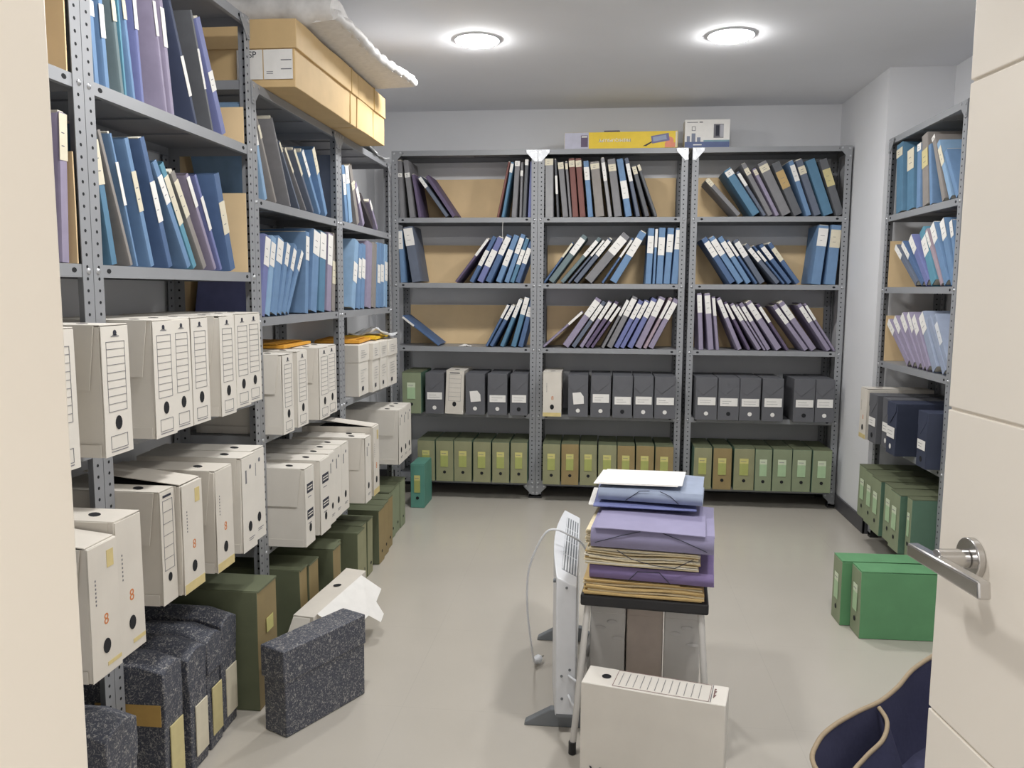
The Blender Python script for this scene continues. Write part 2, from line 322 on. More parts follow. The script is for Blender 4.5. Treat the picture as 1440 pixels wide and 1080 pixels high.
  (3.8419, 0.251, 0.340, 0.0645, 'lb', 0.33, 0.61, 'w'), (3.9374, 0.174, 0.324, 0.0508, 'bl', 0.23, 0.53, 'w'), (4.0027, 0.137, 0.326, 0.0618, 'bl', 0.23, 0.53, 'w'),
  (4.106, 0.133, 0.341, 0.0813, 'li', 0.00, 0.00, 'w'), (4.2, 0.120, 0.342, 0.0755, 'ta', 0.00, 0.00, 'w'), (4.296, 0.085, 0.348, 0.0578, 'bl', 0.34, 0.62, 'w'),
  (4.37, 0.074, 0.348, 0.0648, 'bl', 0.33, 0.60, 'w'), (4.446, 0.074, 0.348, 0.0608, 'lb', 0.28, 0.58, 'w'),
 ],
 'rR0': [
  (-4.38, -0.130, 0.344, 0.0850, 'tb', 0.07, 0.19, 'c'), (-4.229, -0.117, 0.291, 0.0850, 'tb', 0.00, 0.34, 'c'), (-4.1074, -0.102, 0.300, 0.0492, 'bl', 0.00, 0.11, 'w'),
  (-4.0316, -0.182, 0.334, 0.0701, 'ta', 0.22, 0.47, 'y'), (-3.9475, -0.220, 0.278, 0.0338, 'bl', 0.00, 0.00, 'w'), (-3.8178, -0.493, 0.338, 0.0373, 'ta', 0.00, 0.06, 'w'),
  (-3.7395, -0.584, 0.313, 0.0360, 'lb', 0.11, 0.41, 'c'), (-3.6762, -0.639, 0.260, 0.0333, 'bl', 0.00, 0.00, 'w'),
 ],
 'rR1': [
  (-4.064, -1.022, 0.360, 0.0328, 'sl', 0.00, 0.30, 'w'), (-3.9821, -0.977, 0.360, 0.0310, 'db', 0.02, 0.36, 'w'), (-3.9329, -0.844, 0.331, 0.0438, 'vi', 0.01, 0.32, 'w'),
  (-3.8775, -0.626, 0.305, 0.0563, 'te', 0.16, 0.47, 'w'), (-3.7725, -0.708, 0.328, 0.0258, 'pi', 0.04, 0.31, 'w'), (-3.7294, -0.640, 0.327, 0.0478, 'bl', 0.01, 0.30, 'w'),
  (-3.6711, -0.523, 0.319, 0.0474, 'bl', 0.01, 0.30, 'w'), (-3.6174, -0.392, 0.292, 0.0312, 'bl', 0.00, 0.25, 'w'),
 ],
 'rR2': [
  (-4.109, -1.018, 0.360, 0.0394, 'li', 0.00, 0.29, 'w'), (-4.0347, -0.937, 0.358, 0.0391, 'li', 0.01, 0.30, 'w'), (-3.9723, -0.849, 0.347, 0.0426, 'li', 0.01, 0.31, 'w'),
  (-3.9091, -0.777, 0.339, 0.0330, 'li', 0.01, 0.33, 'w'), (-3.8619, -0.754, 0.313, 0.0427, 'li', 0.01, 0.33, 'w'), (-3.794, -0.697, 0.312, 0.0537, 'ls', 0.02, 0.33, 'w'),
  (-3.695, -0.735, 0.307, 0.0423, 'ls', 0.00, 0.00, 'w'), (-3.632, -0.692, 0.317, 0.0339, 'ls', 0.14, 0.49, 's'),
 ],
}
# ------------------------------------------------------------------ the room
BX = (-1.297, -.3914, .526, 1.4397); BY = 5.057; LX = -1.18; RX = 1.46; ZC = 2.455
WB, WL, WR, WP, WF = 5.37, -1.495, 1.775, 1.452, .356
def place(kind, s, off, z):
    return {'b': (s, BY + off, z), 'l': (LX - off, s, z), 'r': (RX + off, -s, z)}[kind]
RZ = dict(b=0, l=PI/2, r=-PI/2)
def room():
    m = MB(); m.box(WL-.1, -1.6, -.1, WR+.1, WB+.1, 0, FLOORM); struct('floor', m)
    m = MB(); m.box(WL-.1, -1.6, ZC, WR+.1, WB+.1, ZC+.1, CEIL); struct('ceiling', m)
    m = MB(); m.box(WL-.1, WB, 0, WR+.1, WB+.1, ZC, WALL); struct('wall_back', m)
    m = MB(); m.box(WL-.1, WF-.14, 0, WL, WB, ZC, WALL); struct('wall_left', m)
    m = MB(); m.box(WR, WF-.14, 0, WR+.1, WB, ZC, WALL); struct('wall_right', m)
    m = MB(); m.box(WP, 4.53, 0, WR, WB, ZC, WALL); struct('pillar', m)
    m = MB(); m.box(WL, .216, 0, -.30, WF, ZC, WALL); m.box(.625, .216, 0, WR, WF, ZC, WALL); m.box(-.30, .216, 2.09, .625, WF, ZC, WALL); struct('wall_front', m)
    m = MB()
    for a, b in ((-.30, -.2528), (.574, .625)): m.box(a, .20, 0, b, WF+.008, 2.04, CREAM)
    m.box(-.30, .20, 2.04, .625, WF+.008, 2.09, CREAM)
    for y0, y1 in ((.188, .2), (WF+.0005, WF+.012)):
        m.box(-.37, y0, 0, -.262, y1, 2.16, CREAM); m.box(.587, y0, 0, .695, y1, 2.16, CREAM); m.box(-.262, y0, 2.053, .587, y1, 2.16, CREAM)
    struct('trim_1', m, .002)
    m = MB(); m.box(WP-.012, 4.518, 0, WP, WB-.001, .085, SKIRT); m.box(WP-.012, 4.518, 0, WR-.001, 4.53, .085, SKIRT); struct('baseboard_right', m, .002)
    m = MB(); m.box(WL, WB-.012, 0, WP-.013, WB, .085, SKIRT); struct('baseboard_back', m, .002)
    m = MB(); m.box(WL, WF+.013, 0, WL+.012, WB-.013, .085, SKIRT); struct('baseboard_left', m, .002)
room()
def corridor():
    m = MB(); m.box(WL-.1, -1.7, 0, WR+.1, -1.6, ZC, WALL); struct('wall_corridor', m)
corridor()
def door():
    root = bpy.data.objects.new('door_1', None); C.objects.link(root); root['kind'] = 'structure'
    root.location = (.572, WF+.012, .008); root.rotation_euler = (0, 0, PI/2 + .1228)      # local x runs from the hinge to the free edge, local y faces the room side seen
    m = MB(); m.box(0, -.034, 0, .8, -.004, 2.022, CREAM)
    zs = [0, .292, .717, 1.146, 1.575, 2.022]
    for a, b in zip(zs, zs[1:]): m.box(0, -.006, a + (.002 if a else 0), .8, 0, b - (.002 if b < 2 else 0), CREAM)
    part('leaf', m, root, .0015)
    h = MB(); yc, zc, xc = 0, .962, .776-.06
    h.tube([(xc, 0, zc), (xc, .010, zc)], .027, CHROME, 28)
    h.tube([(xc, .010, zc), (xc, .050, zc)], .0125, CHROME, 16)
    o = part('handle_rose', h, root, .0015, 40)
    g = MB(); g.prism([(xc+.052, zc-.013), (xc+.052, zc+.005), (xc-.112, zc+.010), (xc-.116, zc-.011)], .046, .062, CHROME, axis='y')
    part('door_handle', g, root, .003, 40, seg=3)
    k = MB()
    for z in (.25, 1.0, 1.78): k.tube([(-.006, .002, z), (-.006, .002, z+.09)], .007, CHROME, 10)
    part('hinge', k, root, 0, 40)
door()
def dome(m, r=.098, h=.022, n=40, k=6):
    vs = [(r*math.cos(a*PI/2/k)*math.cos(2*PI*i/n), r*math.cos(a*PI/2/k)*math.sin(2*PI*i/n), -.004 - h*math.sin(a*PI/2/k)) for a in range(k) for i in range(n)] + [(0, 0, -.004-h)]
    fs = [(a*n+i, (a+1)*n+i, (a+1)*n+(i+1) % n, a*n+(i+1) % n) for a in range(k-1) for i in range(n)] + [((k-1)*n+i, k*n, (k-1)*n+(i+1) % n) for i in range(n)]
    m.add(vs, fs, LAMP)
def ceiling_lamp(x, y, label):
    t = thing('ceiling_lamp', label, 'ceiling light', (x, y, ZC), group='recessed round ceiling lights')
    m = MB(); n = 40
    prof = [(.107, 0), (.107, -.004), (.103, -.007), (.099, -.006), (.099, 0)]
    vs = [(r*math.cos(2*PI*i/n), r*math.sin(2*PI*i/n), z) for i in range(n) for r, z in prof]; q = len(prof)
    m.add(vs, [(i*q+k, i*q+(k+1) % q, ((i+1) % n)*q+(k+1) % q, ((i+1) % n)*q+k) for i in range(n) for k in range(q)], PLASTICW)
    part('lamp_rim', m, t, 0, 40)
    m = MB(); dome(m); part('diffuser', m, t, 0, 60)
LAMP = mat('lamp_diffuser', (253, 252, 250), .5, .0, emit=LAMP_E)
for x, y, l in ((-.588, 3.885, 'round recessed ceiling light, nearer to the side racks'), (.561, 3.915, 'round recessed ceiling light, nearer to the white pillar'),
                (-.588, 1.75, 'round recessed ceiling light above the aisle by the doorway'), (.70, 1.80, 'round recessed ceiling light close above the open door')):
    ceiling_lamp(x, y, l)
# ------------------------------------------------------------------ racks
PW = .038
_cache = {}
def post_mesh(h, mx, my):
    key = ('post', h, mx, my)
    if key in _cache: return _cache[key]
    m = MB(); e = .002
    P = [(0,0), (PW,0), (PW,e), (e,e), (e,PW), (0,PW)]
    P = [((-x if mx else x), (-y if my else y)) for x, y in P]
    if mx != my: P = P[::-1]
    m.prism(P, 0, h, STEEL)
    sx = -1 if mx else 1; sy = -1 if my else 1; k = int((h-.03)/.0275)
    for i in range(k):
        z = .025 + .0275*i
        m.disc((sx*.021, 0, z), (0, -sy, 0), .0042, DARK, 6, th=.0004)
        m.disc((sx*.021, sy*e, z), (0, sy, 0), .0042, DARK, 6, th=.0004)
        m.disc((sx*e, sy*.021, z), (sx, 0, 0), .0042, DARK, 6, th=.0004)
        m.disc((0, sy*.021, z), (-sx, 0, 0), .0042, DARK, 6, th=.0004)
    _cache[key] = m.mesh('post'); return _cache[key]
def shelf_mesh(L, d):
    key = ('shelf', round(L, 3), d)
    if key in _cache: return _cache[key]
    m = MB(); a = .0025; e = .0012; lip = .030
    m.box(a, a, -e, L-a, d-a, 0, STEEL)
    m.box(a, a, -lip, L-a, a+e, -e, STEEL); m.box(a, d-a-e, -lip, L-a, d-a, -e, STEEL)
    m.box(a, a+e, -lip, a+e, d-a-e, -e, STEEL); m.box(L-a-e, a+e, -lip, L-a, d-a-e, -e, STEEL)
    m.box(a, a+e, -lip, L-a, a+.014, -lip+e, STEEL); m.box(a, d-a-.014, -lip, L-a, d-a-e, -lip+e, STEEL)
    for x in (.065, L-.065): m.disc((x, a, -.014), (0, -1, 0), .006, DARK, 8, sx=1.5, th=.0004)
    for x in (.25*L, .5*L, .75*L): m.box(x-.03, .05, -.006, x+.03, d-.05, -e, STEEL)
    _cache[key] = m.mesh('shelf'); return _cache[key]
def bolt_mesh():
    if 'bolt' in _cache: return _cache['bolt']
    m = MB(); n = 12; prof = [(0, .0075), (-.0025, .0068), (-.0045, .0035)]
    vs = [(r*math.cos(2*PI*i/n), y, r*math.sin(2*PI*i/n)) for y, r in prof for i in range(n)] + [(0, -.005, 0)]
    fs = [(k*n+i, k*n+(i+1) % n, (k+1)*n+(i+1) % n, (k+1)*n+i) for k in range(2) for i in range(n)] + [(2*n+i, 2*n+(i+1) % n, 3*n) for i in range(n)]
    m.add(vs, fs, BOLT); _cache['bolt'] = m.mesh('bolt'); _cache['bolt'].shade_smooth(); return _cache['bolt']
def rack(kind, s, L, zs, h, label, gus=(), d=.30, bolts=True):
    t = thing('metal_rack', label, 'shelving rack', place(kind, s, 0, 0), (0, 0, RZ[kind]), 'perforated grey metal racks')
    for x, mx in ((0, 0), (L, 1)):
        for y, my in ((0, 0), (d, 1)):
            p = link('post', post_mesh(h, mx, my), t, (x, y, .012))
            f = MB(); sx = -1 if mx else 1; sy = -1 if my else 1
            f.box(min(0, sx*.041)+(-.001 if not mx else .001), min(0, sy*.041), -.012, max(0, sx*.041)+(-.001 if not mx else .001), max(0, sy*.041), .014, BLACK)
            part('foot', f, p)
    for z in zs:
        link('shelf', shelf_mesh(L, d), t, (0, 0, z))
        if bolts:
            for x in (.017, L-.017): link('bolt', bolt_mesh(), t, (x, 0, z-.015))
    for x, z, dx, dz, m in gus:                 # triangular corner plates
        g = MB(); P = [(x, z), (x + dx, z), (x + dx, z + dz*.22), (x + dx*.28, z + dz), (x, z + dz)]
        if dx*dz < 0: P = P[::-1]
        g.prism([(a, b) for a, b in P], -.0035, -.0015, m, axis='y')
        for a, b in ((.2, .2), (.8, .12), (.15, .8)): g.disc((x + dx*a, -.0035, z + dz*b), (0, -1, 0), .006, BOLT, 8, th=.002)
        part('corner_plate', g, t, label='bright galvanised corner plate' if m is GALV else None)
BZ = (2.155, 1.7506, 1.3503, .9531, .538, .112)
W_ = .07
ga = lambda L, l, r, lb, rb: ([(0, 2.152, W_, -W_, l)] if l else []) + ([(L, 2.152, -W_, -W_, r)] if r else []) + ([(0, .085, W_, -W_*.9, lb)] if lb else []) + ([(L, .085, -W_, -W_*.9, rb)] if rb else [])
Lb = [BX[i+1]-BX[i]-(.002, .024, .002)[i] for i in range(3)]
rack('b', BX[0], Lb[0], BZ, 2.143, 'grey metal rack against the back wall, in the corner next to the side racks', ga(Lb[0], STEEL, GALV, None, STEEL))
rack('b', BX[1], Lb[1], BZ, 2.143, 'grey metal rack against the back wall, the middle one of three', ga(Lb[1], GALV, GALV, STEEL, None))
rack('b', BX[2], Lb[2], BZ, 2.143, 'grey metal rack against the back wall, beside the white pillar', ga(Lb[2], GALV, STEEL, None, STEEL))
YL = (.90, 1.8134, 2.7279, 3.6533, 4.568)
ZT = (2.205, 1.785, 1.363, .94, .52); ZS = (2.005, 1.619, 1.2075, .79, .38)
gt = lambda L, z: [(0, z, W_, -W_, STEEL), (L, z, -W_, -W_, STEEL)]
rack('l', YL[0], .9114, ZT, 2.193, 'tall grey side rack closest to the doorway, partly behind the door frame')
rack('l', YL[1], .9125, ZT, 2.193, 'tall grey side rack with white ruled boxes beside the doorway rack', gt(.9125, 2.2))
rack('l', YL[2], .9234, ZS, 1.993, 'lower grey side rack carrying the long brown cartons on top', gt(.9234, 2.0))
rack('l', YL[3], .9127, ZS, 1.993, 'lower grey side rack at the far corner, beside the back wall racks', gt(.9127, 2.0))
ZR = (2.09, 1.70, 1.335, .953, .55, .15)
rack('r', -4.492, .908, ZR, 2.078, 'grey metal rack in the niche behind the open door', gt(.908, 2.086))
# ------------------------------------------------------------------ cardboard sheets behind the folders
def sheet(kind, s, L, z, h, label, off=.285):
    m = MB(); gbox(m, 0, 0, 0, L, .004, h, BOARD, (6, 1, 2), .0008, int(s*100)+int(z*10))
    o = link('cardboard_sheet', m.mesh('cardboard_sheet'), None, place(kind, s, off, z+.001), (0, 0, RZ[kind]))
    tag(o, label, 'cardboard sheet', 'cardboard sheets at the back of the shelves')
SHN = ('top', 'second', 'third')
for i, rn in enumerate(('corner back rack', 'middle back rack', 'pillar-side back rack')):
    for k in range(3):
        sheet('b', BX[i]+.045, Lb[i]-.09, BZ[k+1], (.265, .245, .255)[k], 'brown cardboard sheet behind the folders, %s shelf of the %s' % (SHN[k], rn))
for s, z, l in ((.95, 1.785, 'brown cardboard sheet on upper folder shelf of the doorway side rack'), (.95, 1.363, 'brown cardboard sheet on lower folder shelf of the doorway side rack'),
                (1.86, 1.363, 'brown cardboard sheet behind leaning folders in the tall side rack'), (1.86, .94, 'brown cardboard sheet behind white ruled boxes in the tall side rack'),
                (2.775, 1.619, 'brown cardboard sheet behind grey folders under the long brown cartons'), (2.775, 1.2075, 'brown cardboard sheet behind blue folders in the carton-topped side rack')):
    sheet('l', s, .82, z, .26, l)
def end_sheet(y, z, h, label):
    m = MB(); gbox(m, 0, 0, 0, .287, .004, h, BOARD, (4, 1, 2), .0006, int(y*100)+int(z*10))
    o = link('cardboard_sheet', m.mesh('cardboard_sheet'), None, (-1.475, y, z+.001)); tag(o, label, 'cardboard sheet', 'cardboard sheets standing across the shelf ends')
end_sheet(2.678, 1.363, .262, 'brown cardboard sheet across the far end of the tall rack, lower folder shelf')
end_sheet(2.678, 1.785, .12, 'low brown cardboard sheet across the far end of the tall rack, upper folder shelf')
end_sheet(1.768, 1.363, .25, 'brown cardboard sheet across the end of doorway side rack, lower folder shelf')
end_sheet(1.765, 1.785, .30, 'brown cardboard sheet across the end of doorway side rack, upper folder shelf')
for z, l in ((1.335, 'second'), (.953, 'third')):
    m = MB(); gbox(m, 0, 0, 0, .255, .004, .235, BOARD, (4, 1, 2), .0006, int(z*100))
    tag(link('cardboard_sheet', m.mesh('cardboard_sheet'), None, (1.476, 4.444, z+.001)), 'brown cardboard sheet across the far end, %s shelf of rack behind door' % l, 'cardboard sheet', 'cardboard sheets standing across the shelf ends')
for z, l in ((1.70, 'top'), (1.335, 'second'), (.953, 'third')): sheet('r', -4.43, .795, z, .25, 'brown cardboard sheet behind the folders, %s shelf of rack behind door' % l)
# ------------------------------------------------------------------ folders
def folder(kind, s, z, lean, L, t, col, l0, l1, lc, label, group, seed):
    m_, cn = FC[col]; rnd = random.Random(seed)
    lift = t*math.sin(lean) if lean > 0 else 0
    root = thing('file_folder', label, 'folder', place(kind, s, .010 + rnd.uniform(0, .004), z + .0012 + lift), (0, lean, RZ[kind]), group)
    D = rnd.uniform(.232, .246); th = .0016; bul = min(.004, t*.12); nz = 5
    def ring(z_, k):
        f = z_ / L
        q = bul * math.sin(PI*f)
        o = [(0+q*.6, D), (q, D*.5), (.001+q*.3, .006), (.004 if t > .014 else .002, .0), (t/2, -.0004), (t-(.004 if t > .014 else .002), .0), (t-.001, .006), (t-q*.5, D*.5), (t, D)]
        i = [(min(max(x, th+.0002+q*(.8)), t-th-.0002-q*.6), max(y, th+.0004) if j not in (0, 8) else y) for j, (x, y) in enumerate(o)]
        return o + i[::-1]
    jl = [rnd.uniform(-.004, 0) for _ in range(4)]
    m = MB(); vs = []
    for k in range(nz+1):
        z_ = L*k/nz; R = ring(z_, k); n = len(R)
        for j, (x, y) in enumerate(R):
            jj = j if j < 9 else 17-j
            dz = 0
            if k == nz: dz = jl[0] if jj <= 2 else (jl[1] if jj >= 6 else jl[2]*.5); dz += (-.003 if jj in (0, 8) else 0)
            vs.append((x, y, z_+dz))
    fs = [(k*n+j, k*n+(j+1) % n, (k+1)*n+(j+1) % n, (k+1)*n+j) for k in range(nz) for j in range(n)]
    for j in range(8): fs.append((17-j, 16-j, j+1, j)); fs.append((nz*n+j, nz*n+j+1, nz*n+16-j, nz*n+17-j))
    m.add(vs, fs, m_); part('cover', m, root, 0, 40)
    m = MB(); g = max(.0026, bul+.002)
    if t > 2*g + .003:
        gbox(m, g, .006, .004, t-g, D-rnd.uniform(.012, .025), L-(rnd.uniform(.006, .016) if rnd.random() < .55 else rnd.uniform(-.005, .002)), PAPER, (2, 2, 3), .0004, seed)
        part('papers', m, root)
    if l1 > l0:
        a, b = L*(1-l1), L*(1-l0); e = min(.002, t*.08); tilt = rnd.uniform(-.0015, .0015) if t > .02 else 0
        m = MB(); m.prism([(e, a), (t-e, a+tilt), (t-e, b+tilt), (e, b)], -.0013, -.0002, LC[lc], axis='y')
        if t > .024:
            for q in range(2):
                zq = a + (b-a)*(.3+.28*q)
                m.box(t*.28, -.0016, zq, t*rnd.uniform(.5, .72), -.0012, zq+.0022, INK)
        part('spine_label', m, root, label=LN[lc] + ' paper label on the spine')
SH = dict(b0='corner back rack', b1='middle back rack', b2='pillar-side back rack', lA='doorway side rack', lB='tall side rack', lC='carton-topped side rack', lD='far corner side rack', rR='rack behind door')
ZF = dict(b=(1.7506, 1.3503, .9531), lA=(1.785, 1.363), lB=(1.785, 1.363), lC=(1.619, 1.2075), lD=(1.619, 1.2075), rR=(1.70, 1.335, .953))
seed = 0
for key, rows in FOLDERS.items():
    rk, si = key[:2], int(key[2]); kind = key[0]
    z = (ZF['b'] if kind == 'b' else ZF[rk])[si]
    shn = (('top', 'second', 'third')[si] if kind in 'br' else ('upper', 'lower')[si]) + ' folder shelf'
    n = len(rows)
    for i, (s, lean, L, t, col, l0, l1, lc) in enumerate(rows):
        seed += 1
        look = ('thin ' if t < .024 else 'thick ' if t > .045 else '') + FC[col][1] + ' folder'
        if abs(lean) > .72: look = 'slumped ' + look
        elif abs(lean) < .07: look = 'upright ' + look
        else: look = 'leaning ' + look
        o_ = {'b': (n-1-i, 'pillar side'), 'l': (i, 'doorway'), 'r': (n-1-i, 'door')}[kind]
        pos = ORD[o_[0]] + ' from ' + o_[1]
        lab = '%s, %s, %s of %s' % (look, pos, shn, SH[rk])
        w = len(lab.split())
        if w > 16: lab = lab.replace(' folder shelf', ' shelf')
        folder(kind, s, z, lean, L, t, col, l0, l1, lc, lab, 'folders on the %s, %s' % (shn, SH[rk]), seed)
# ------------------------------------------------------------------ archive boxes
def flap_poly(d, h, drop): return [(.014, h+.001), (d*.9, h+.001), (d*.86, h*drop), (.03, h*drop)]
def archive_box(kind, s, off, z, w, h, d, style, label, group, seed=0, rz=0, tilt=0, front=None, loc=None):
    rnd = random.Random(seed*7+3)
    lift = w*math.sin(tilt) if tilt > 0 else 0
    root = thing('archive_box', label, 'box file', loc or place(kind, s, off, z + .0012 + lift), (0, tilt, RZ[kind] + rz), group)
    if style in ('ruled', 'eight', 'stamp', 'plain', 'open', 'shortruled'):
        wm = WHITE if style in ('stamp', 'ruled', 'plain') else WHITE2
        m = MB(); gbox(m, .0025, .004, 0, w-.0015, d, h, wm, (3, 5, 5), .0018, seed); part('carton', m, root, .0018, 35)
        # spine panel, its lower corners splayed
        sp = .004 if style != 'stamp' else .0005; r = [rnd.uniform(-.0015, .0015) for _ in range(6)]
        P = [(-sp*.3+.001, -.0), (w+sp*.3-.001, 0), (w-.0005+r[0]*.3, h*.35), (w-.001, h*.7), (w-.002, h-.001), (.002, h-.001), (.0015, h*.66), (.0015+r[2]*.5, h*.3)]
        m = MB(); m.prism([(max(0, min(w, a)), b) for a, b in P], 0, .0022, wm, axis='y'); part('spine_panel', m, root, .0006)
        fl = MB(); fl.prism(flap_poly(d, h, rnd.uniform(.48, .58)), -.0022, -.0004, wm, axis='x'); part('side_flap', fl, root)
        bf = MB(); bf.box(-.0016, .010, .001, -.0003, d*.95, h*.1, wm); part('bottom_fold', bf, root)
        lid = MB()
        if style == 'open':
            a = .42
            lid.prism([(.006, h+.0015), (d*.8, h+.030), (d*.8, h+.0325), (.006, h+.004)], .002, w-.003, wm, axis='x')
            lid.box(.004, .012, h+.0004, w-.004, d*.75, h+.0016, DARK)
        else:
            lid.box(.001, .002, h+.001, w-.001, d*.92, h+.003, wm)
            lid.disc((w*.5, .075, h+.003), (0, 0, 1), .012, DARK, 12, sy=1.6 if False else 1, sx=1.6, th=.0005)
        part('lid', lid, root, .0006)
        pr = MB(); y0, y1 = -.0007, -.0001
        def rect(x0, z0, x1, z1, th=.0011, mm=INK):
            pr.box(x0, y0, z0, x1, y1, z0+th, mm); pr.box(x0, y0, z1-th, x1, y1, z1, mm); pr.box(x0, y0, z0, x0+th, y1, z1, mm); pr.box(x1-th, y0, z0, x1, y1, z1, mm)
        hole_z = h*.25
        if style in ('ruled', 'shortruled'):
            zl, zh = h*.34, h*.88
            if style == 'shortruled': zl, zh = h*.3, h*.92; hole_z = h*.23
            rect(w*.17, zl, w*.83, zh)
            nl = 9 if style == 'ruled' else 6
            for q in range(1, nl): zz = zl + (zh-zl)*q/nl; pr.box(w*.17, y0, zz, w*.83, y1, zz+.0010, INK)
            if style == 'ruled':
                rect(w*.2, h*.05, w*.8, h*.155)
                pr.box(w*.2, y0, h*.03, w*.8, y1, h*.036, INK)
                pr.disc((w*.5, -.0001, h*.945), (0, -1, 0), w*.062, INKD, 9, th=.0006)
                pr.box(w*.36, y0, h*.915, w*.64, y1, h*.922, INK); pr.box(w*.42, y0, h*.925, w*.58, y1, h*.93, INKD)
            else: pr.box(w*.2, y0, h*.945, w*.75, y1, h*.965, INKD)
        elif style in ('eight', 'open'):
            add_text(pr, '8', h*.12, ORANGE, T(w*.52, -.0002, h*.42) @ FRONT)
            for q in range(7): pr.box(w*.2, y0, h*(.56+.03*q), w*.2+.003, y1, h*(.56+.03*q)+.004, INK)
            tp = MB(); tp.box(0.002 if seed >= 50 else w*.5, y0, 0.001 if seed >= 50 else h*.06, w-.002, y1, h*.09, TAPE); part('tape_strip', tp, root)
            if seed % 2: tp = MB(); tp.box(w*.62, y0, h*.8, w*.85, y1, h*.93, TAPE); part('tape_strip', tp, root)
            hole_z = h*.22
        elif style == 'stamp':
            for zz in (.68, .34):
                st = MB(); st.box(w*.2, y0, h*zz, w*.82, y1, h*(zz+.12), INKD)
                st.box(w*.26, y0*1.3, h*(zz+.035), w*.76, y0, h*(zz+.05), WHITE); st.box(w*.26, y0*1.3, h*(zz+.07), w*.76, y0, h*(zz+.085), WHITE)
                part('stamp', st, root, label='dark rectangular stamp')
                pr.box(w*.3, y0, h*(zz-.06), w*.62, y1, h*(zz-.05), INK)
            hole_z = h*.22
        else:
            pr.box(w*.25, y0, h*.72, w*.33, y1, h*.86, INK); pr.disc((w*.6, -.0001, h*.88), (0, -1, 0), w*.07, INK, 9)
            pr.box(w*.4, y0, h*.12, w*.8, y1, h*.127, INK); pr.box(w*.4, y0, h*.1, w*.7, y1, h*.106, INK)
        part('lettering', pr, root)
        ho = MB(); ho.disc((w*.5, -.0004, hole_z), (0, -1, 0), min(.0125, w*.13), DARK, 14, sy=1.25); part('finger_hole', ho, root)
    elif style == 'grey':
        m = MB(); gbox(m, .0005, .0, 0, w-.0005, d, h, GREYB if front is None else front, (3, 4, 4), .0008, seed); part('carton', m, root, .0015, 35)
        fl = MB(); fl.prism([(.002, h), (w-.002, h), (w-.002, h-.002), (w*.95, h*.84), (w*.35, h*.60), (w*.34, h*.59), (.002, h*.75)], -.0022, -.0008, GREYB if front is None else front, axis='y')
        part('lid_flap', fl, root, .0004)
        lz = h*rnd.uniform(.30, .36); lh = h*rnd.uniform(.17, .21)
        lb = MB()
        if seed % 9 == 4: lb.prism([(w*.28, lz-.01), (w*.8, lz-.004), (w*.78, lz+lh*.8), (w*.62, lz+lh*1.3), (w*.22, lz+lh*1.2)], -.0034, -.0024, LC['w'], axis='y')
        else:
            lb.box(w*.1, -.0034, lz, w*.92, -.0024, lz+lh, LC['w'])
            for q in (.3, .6): lb.box(w*.2, -.0037, lz+lh*q, w*rnd.uniform(.5, .8), -.0033, lz+lh*q+.0016, INK)
        part('paper_label', lb, root, label='white paper label')
        ho = MB(); ho.disc((w*.5, -.0014, h*.155), (0, -1, 0), .0125, DARK if seed % 3 == 0 else LC['w'], 14); part('finger_hole', ho, root)
    elif style == 'green':
        fr = front or OLIVE
        m = MB(); gbox(m, .0005, 0, 0, w-.0005, d, h, GREEN if fr is not TEALG else TEALG, (3, 4, 4), .0008, seed, front=fr); part('carton', m, root, .0016, 35)
        lid = MB(); lid.prism([(0, h+.001), (d*.96, h+.001+rnd.uniform(0, .004)), (d*.96, h+.004), (0, h+.0035+rnd.uniform(0, .003))], .001, w-.001, DGREEN if fr is not TEALG else TEALG, axis='x'); part('lid', lid, root)
        a, b = (YLAB, YLAB2) if fr is not OLIVEG else (GLAB, GLAB2)
        lb = MB(); lb.box(w*.27, -.003, h*.64, w*.7, -.0018, h*.76, a); lb.box(w*.27, -.003, h*.36, w*.7, -.0018, h*.64, b)
        lb.box(w*.33, -.0033, h*.69, w*.6, -.0029, h*.70, INK)
        part('paper_label', lb, root, label='faded paper label')
        ho = MB(); ho.disc((w*.5, -.0014, h*.23), (0, -1, 0), .010, DARK, 12); part('finger_hole', ho, root)
    elif style == 'olive':
        m = MB(); gbox(m, .0005, 0, 0, w-.0005, d, h, DGREEN, (3, 4, 4), .0012, seed, front=front or OLIVEB); part('carton', m, root, .0018, 35)
        lid = MB(); lid.prism([(-.002, h-.004), (-.002, h+.002), (d*.96, h+.003), (d*.96, h+.001), (.0, h+.0005), (0, h-.004)][::-1], .001, w-.001, DGREEN, axis='x'); part('lid', lid, root)
        if h > .33:
            lb = MB(); lb.box(w*.4, -.003, h*.6, w*.75, -.0018, h*.72, YLAB); part('paper_label', lb, root, label='torn pale label')
        ho = MB(); ho.disc((w*.55, -.0014, h*.2), (0, -1, 0), .0075, DARK, 10); part('finger_hole', ho, root)
    elif style == 'marble':
        def droop(x, y, z_):
            if z_ > h*.8: z_ -= .018*((x/w-.5)*2)**2 + (.02 if y < .01 else 0)
            return (x, y, z_)
        m = MB(); gbox(m, .003, .003, 0, w-.003, d, h*.985, MARBLE, (4, 4, 6), .0022, seed, warp=droop); part('carton', m, root, .003, 35)
        hl = h*rnd.uniform(.32, .4)
        m = MB(); gbox(m, 0, 0, h-hl, w, d*.7, h, MARBLE, (4, 3, 3), .002, seed+1, warp=droop, keepz0=False); part('lid', m, root, .003, 35)
        if front: 
            m = MB(); m.box(.0005, .012, h-hl-.055, .006, d*.65, h-hl+.002, OCHRE); part('band', m, root, label='ochre inner band')
        m = MB(); m.box(w*.25, -.0012, h*.1, w*.92, .002, h*.5, LC['y'] if seed % 2 else LC['c']); part('paper_label', m, root, .0004, label='pale yellow label')
    return root
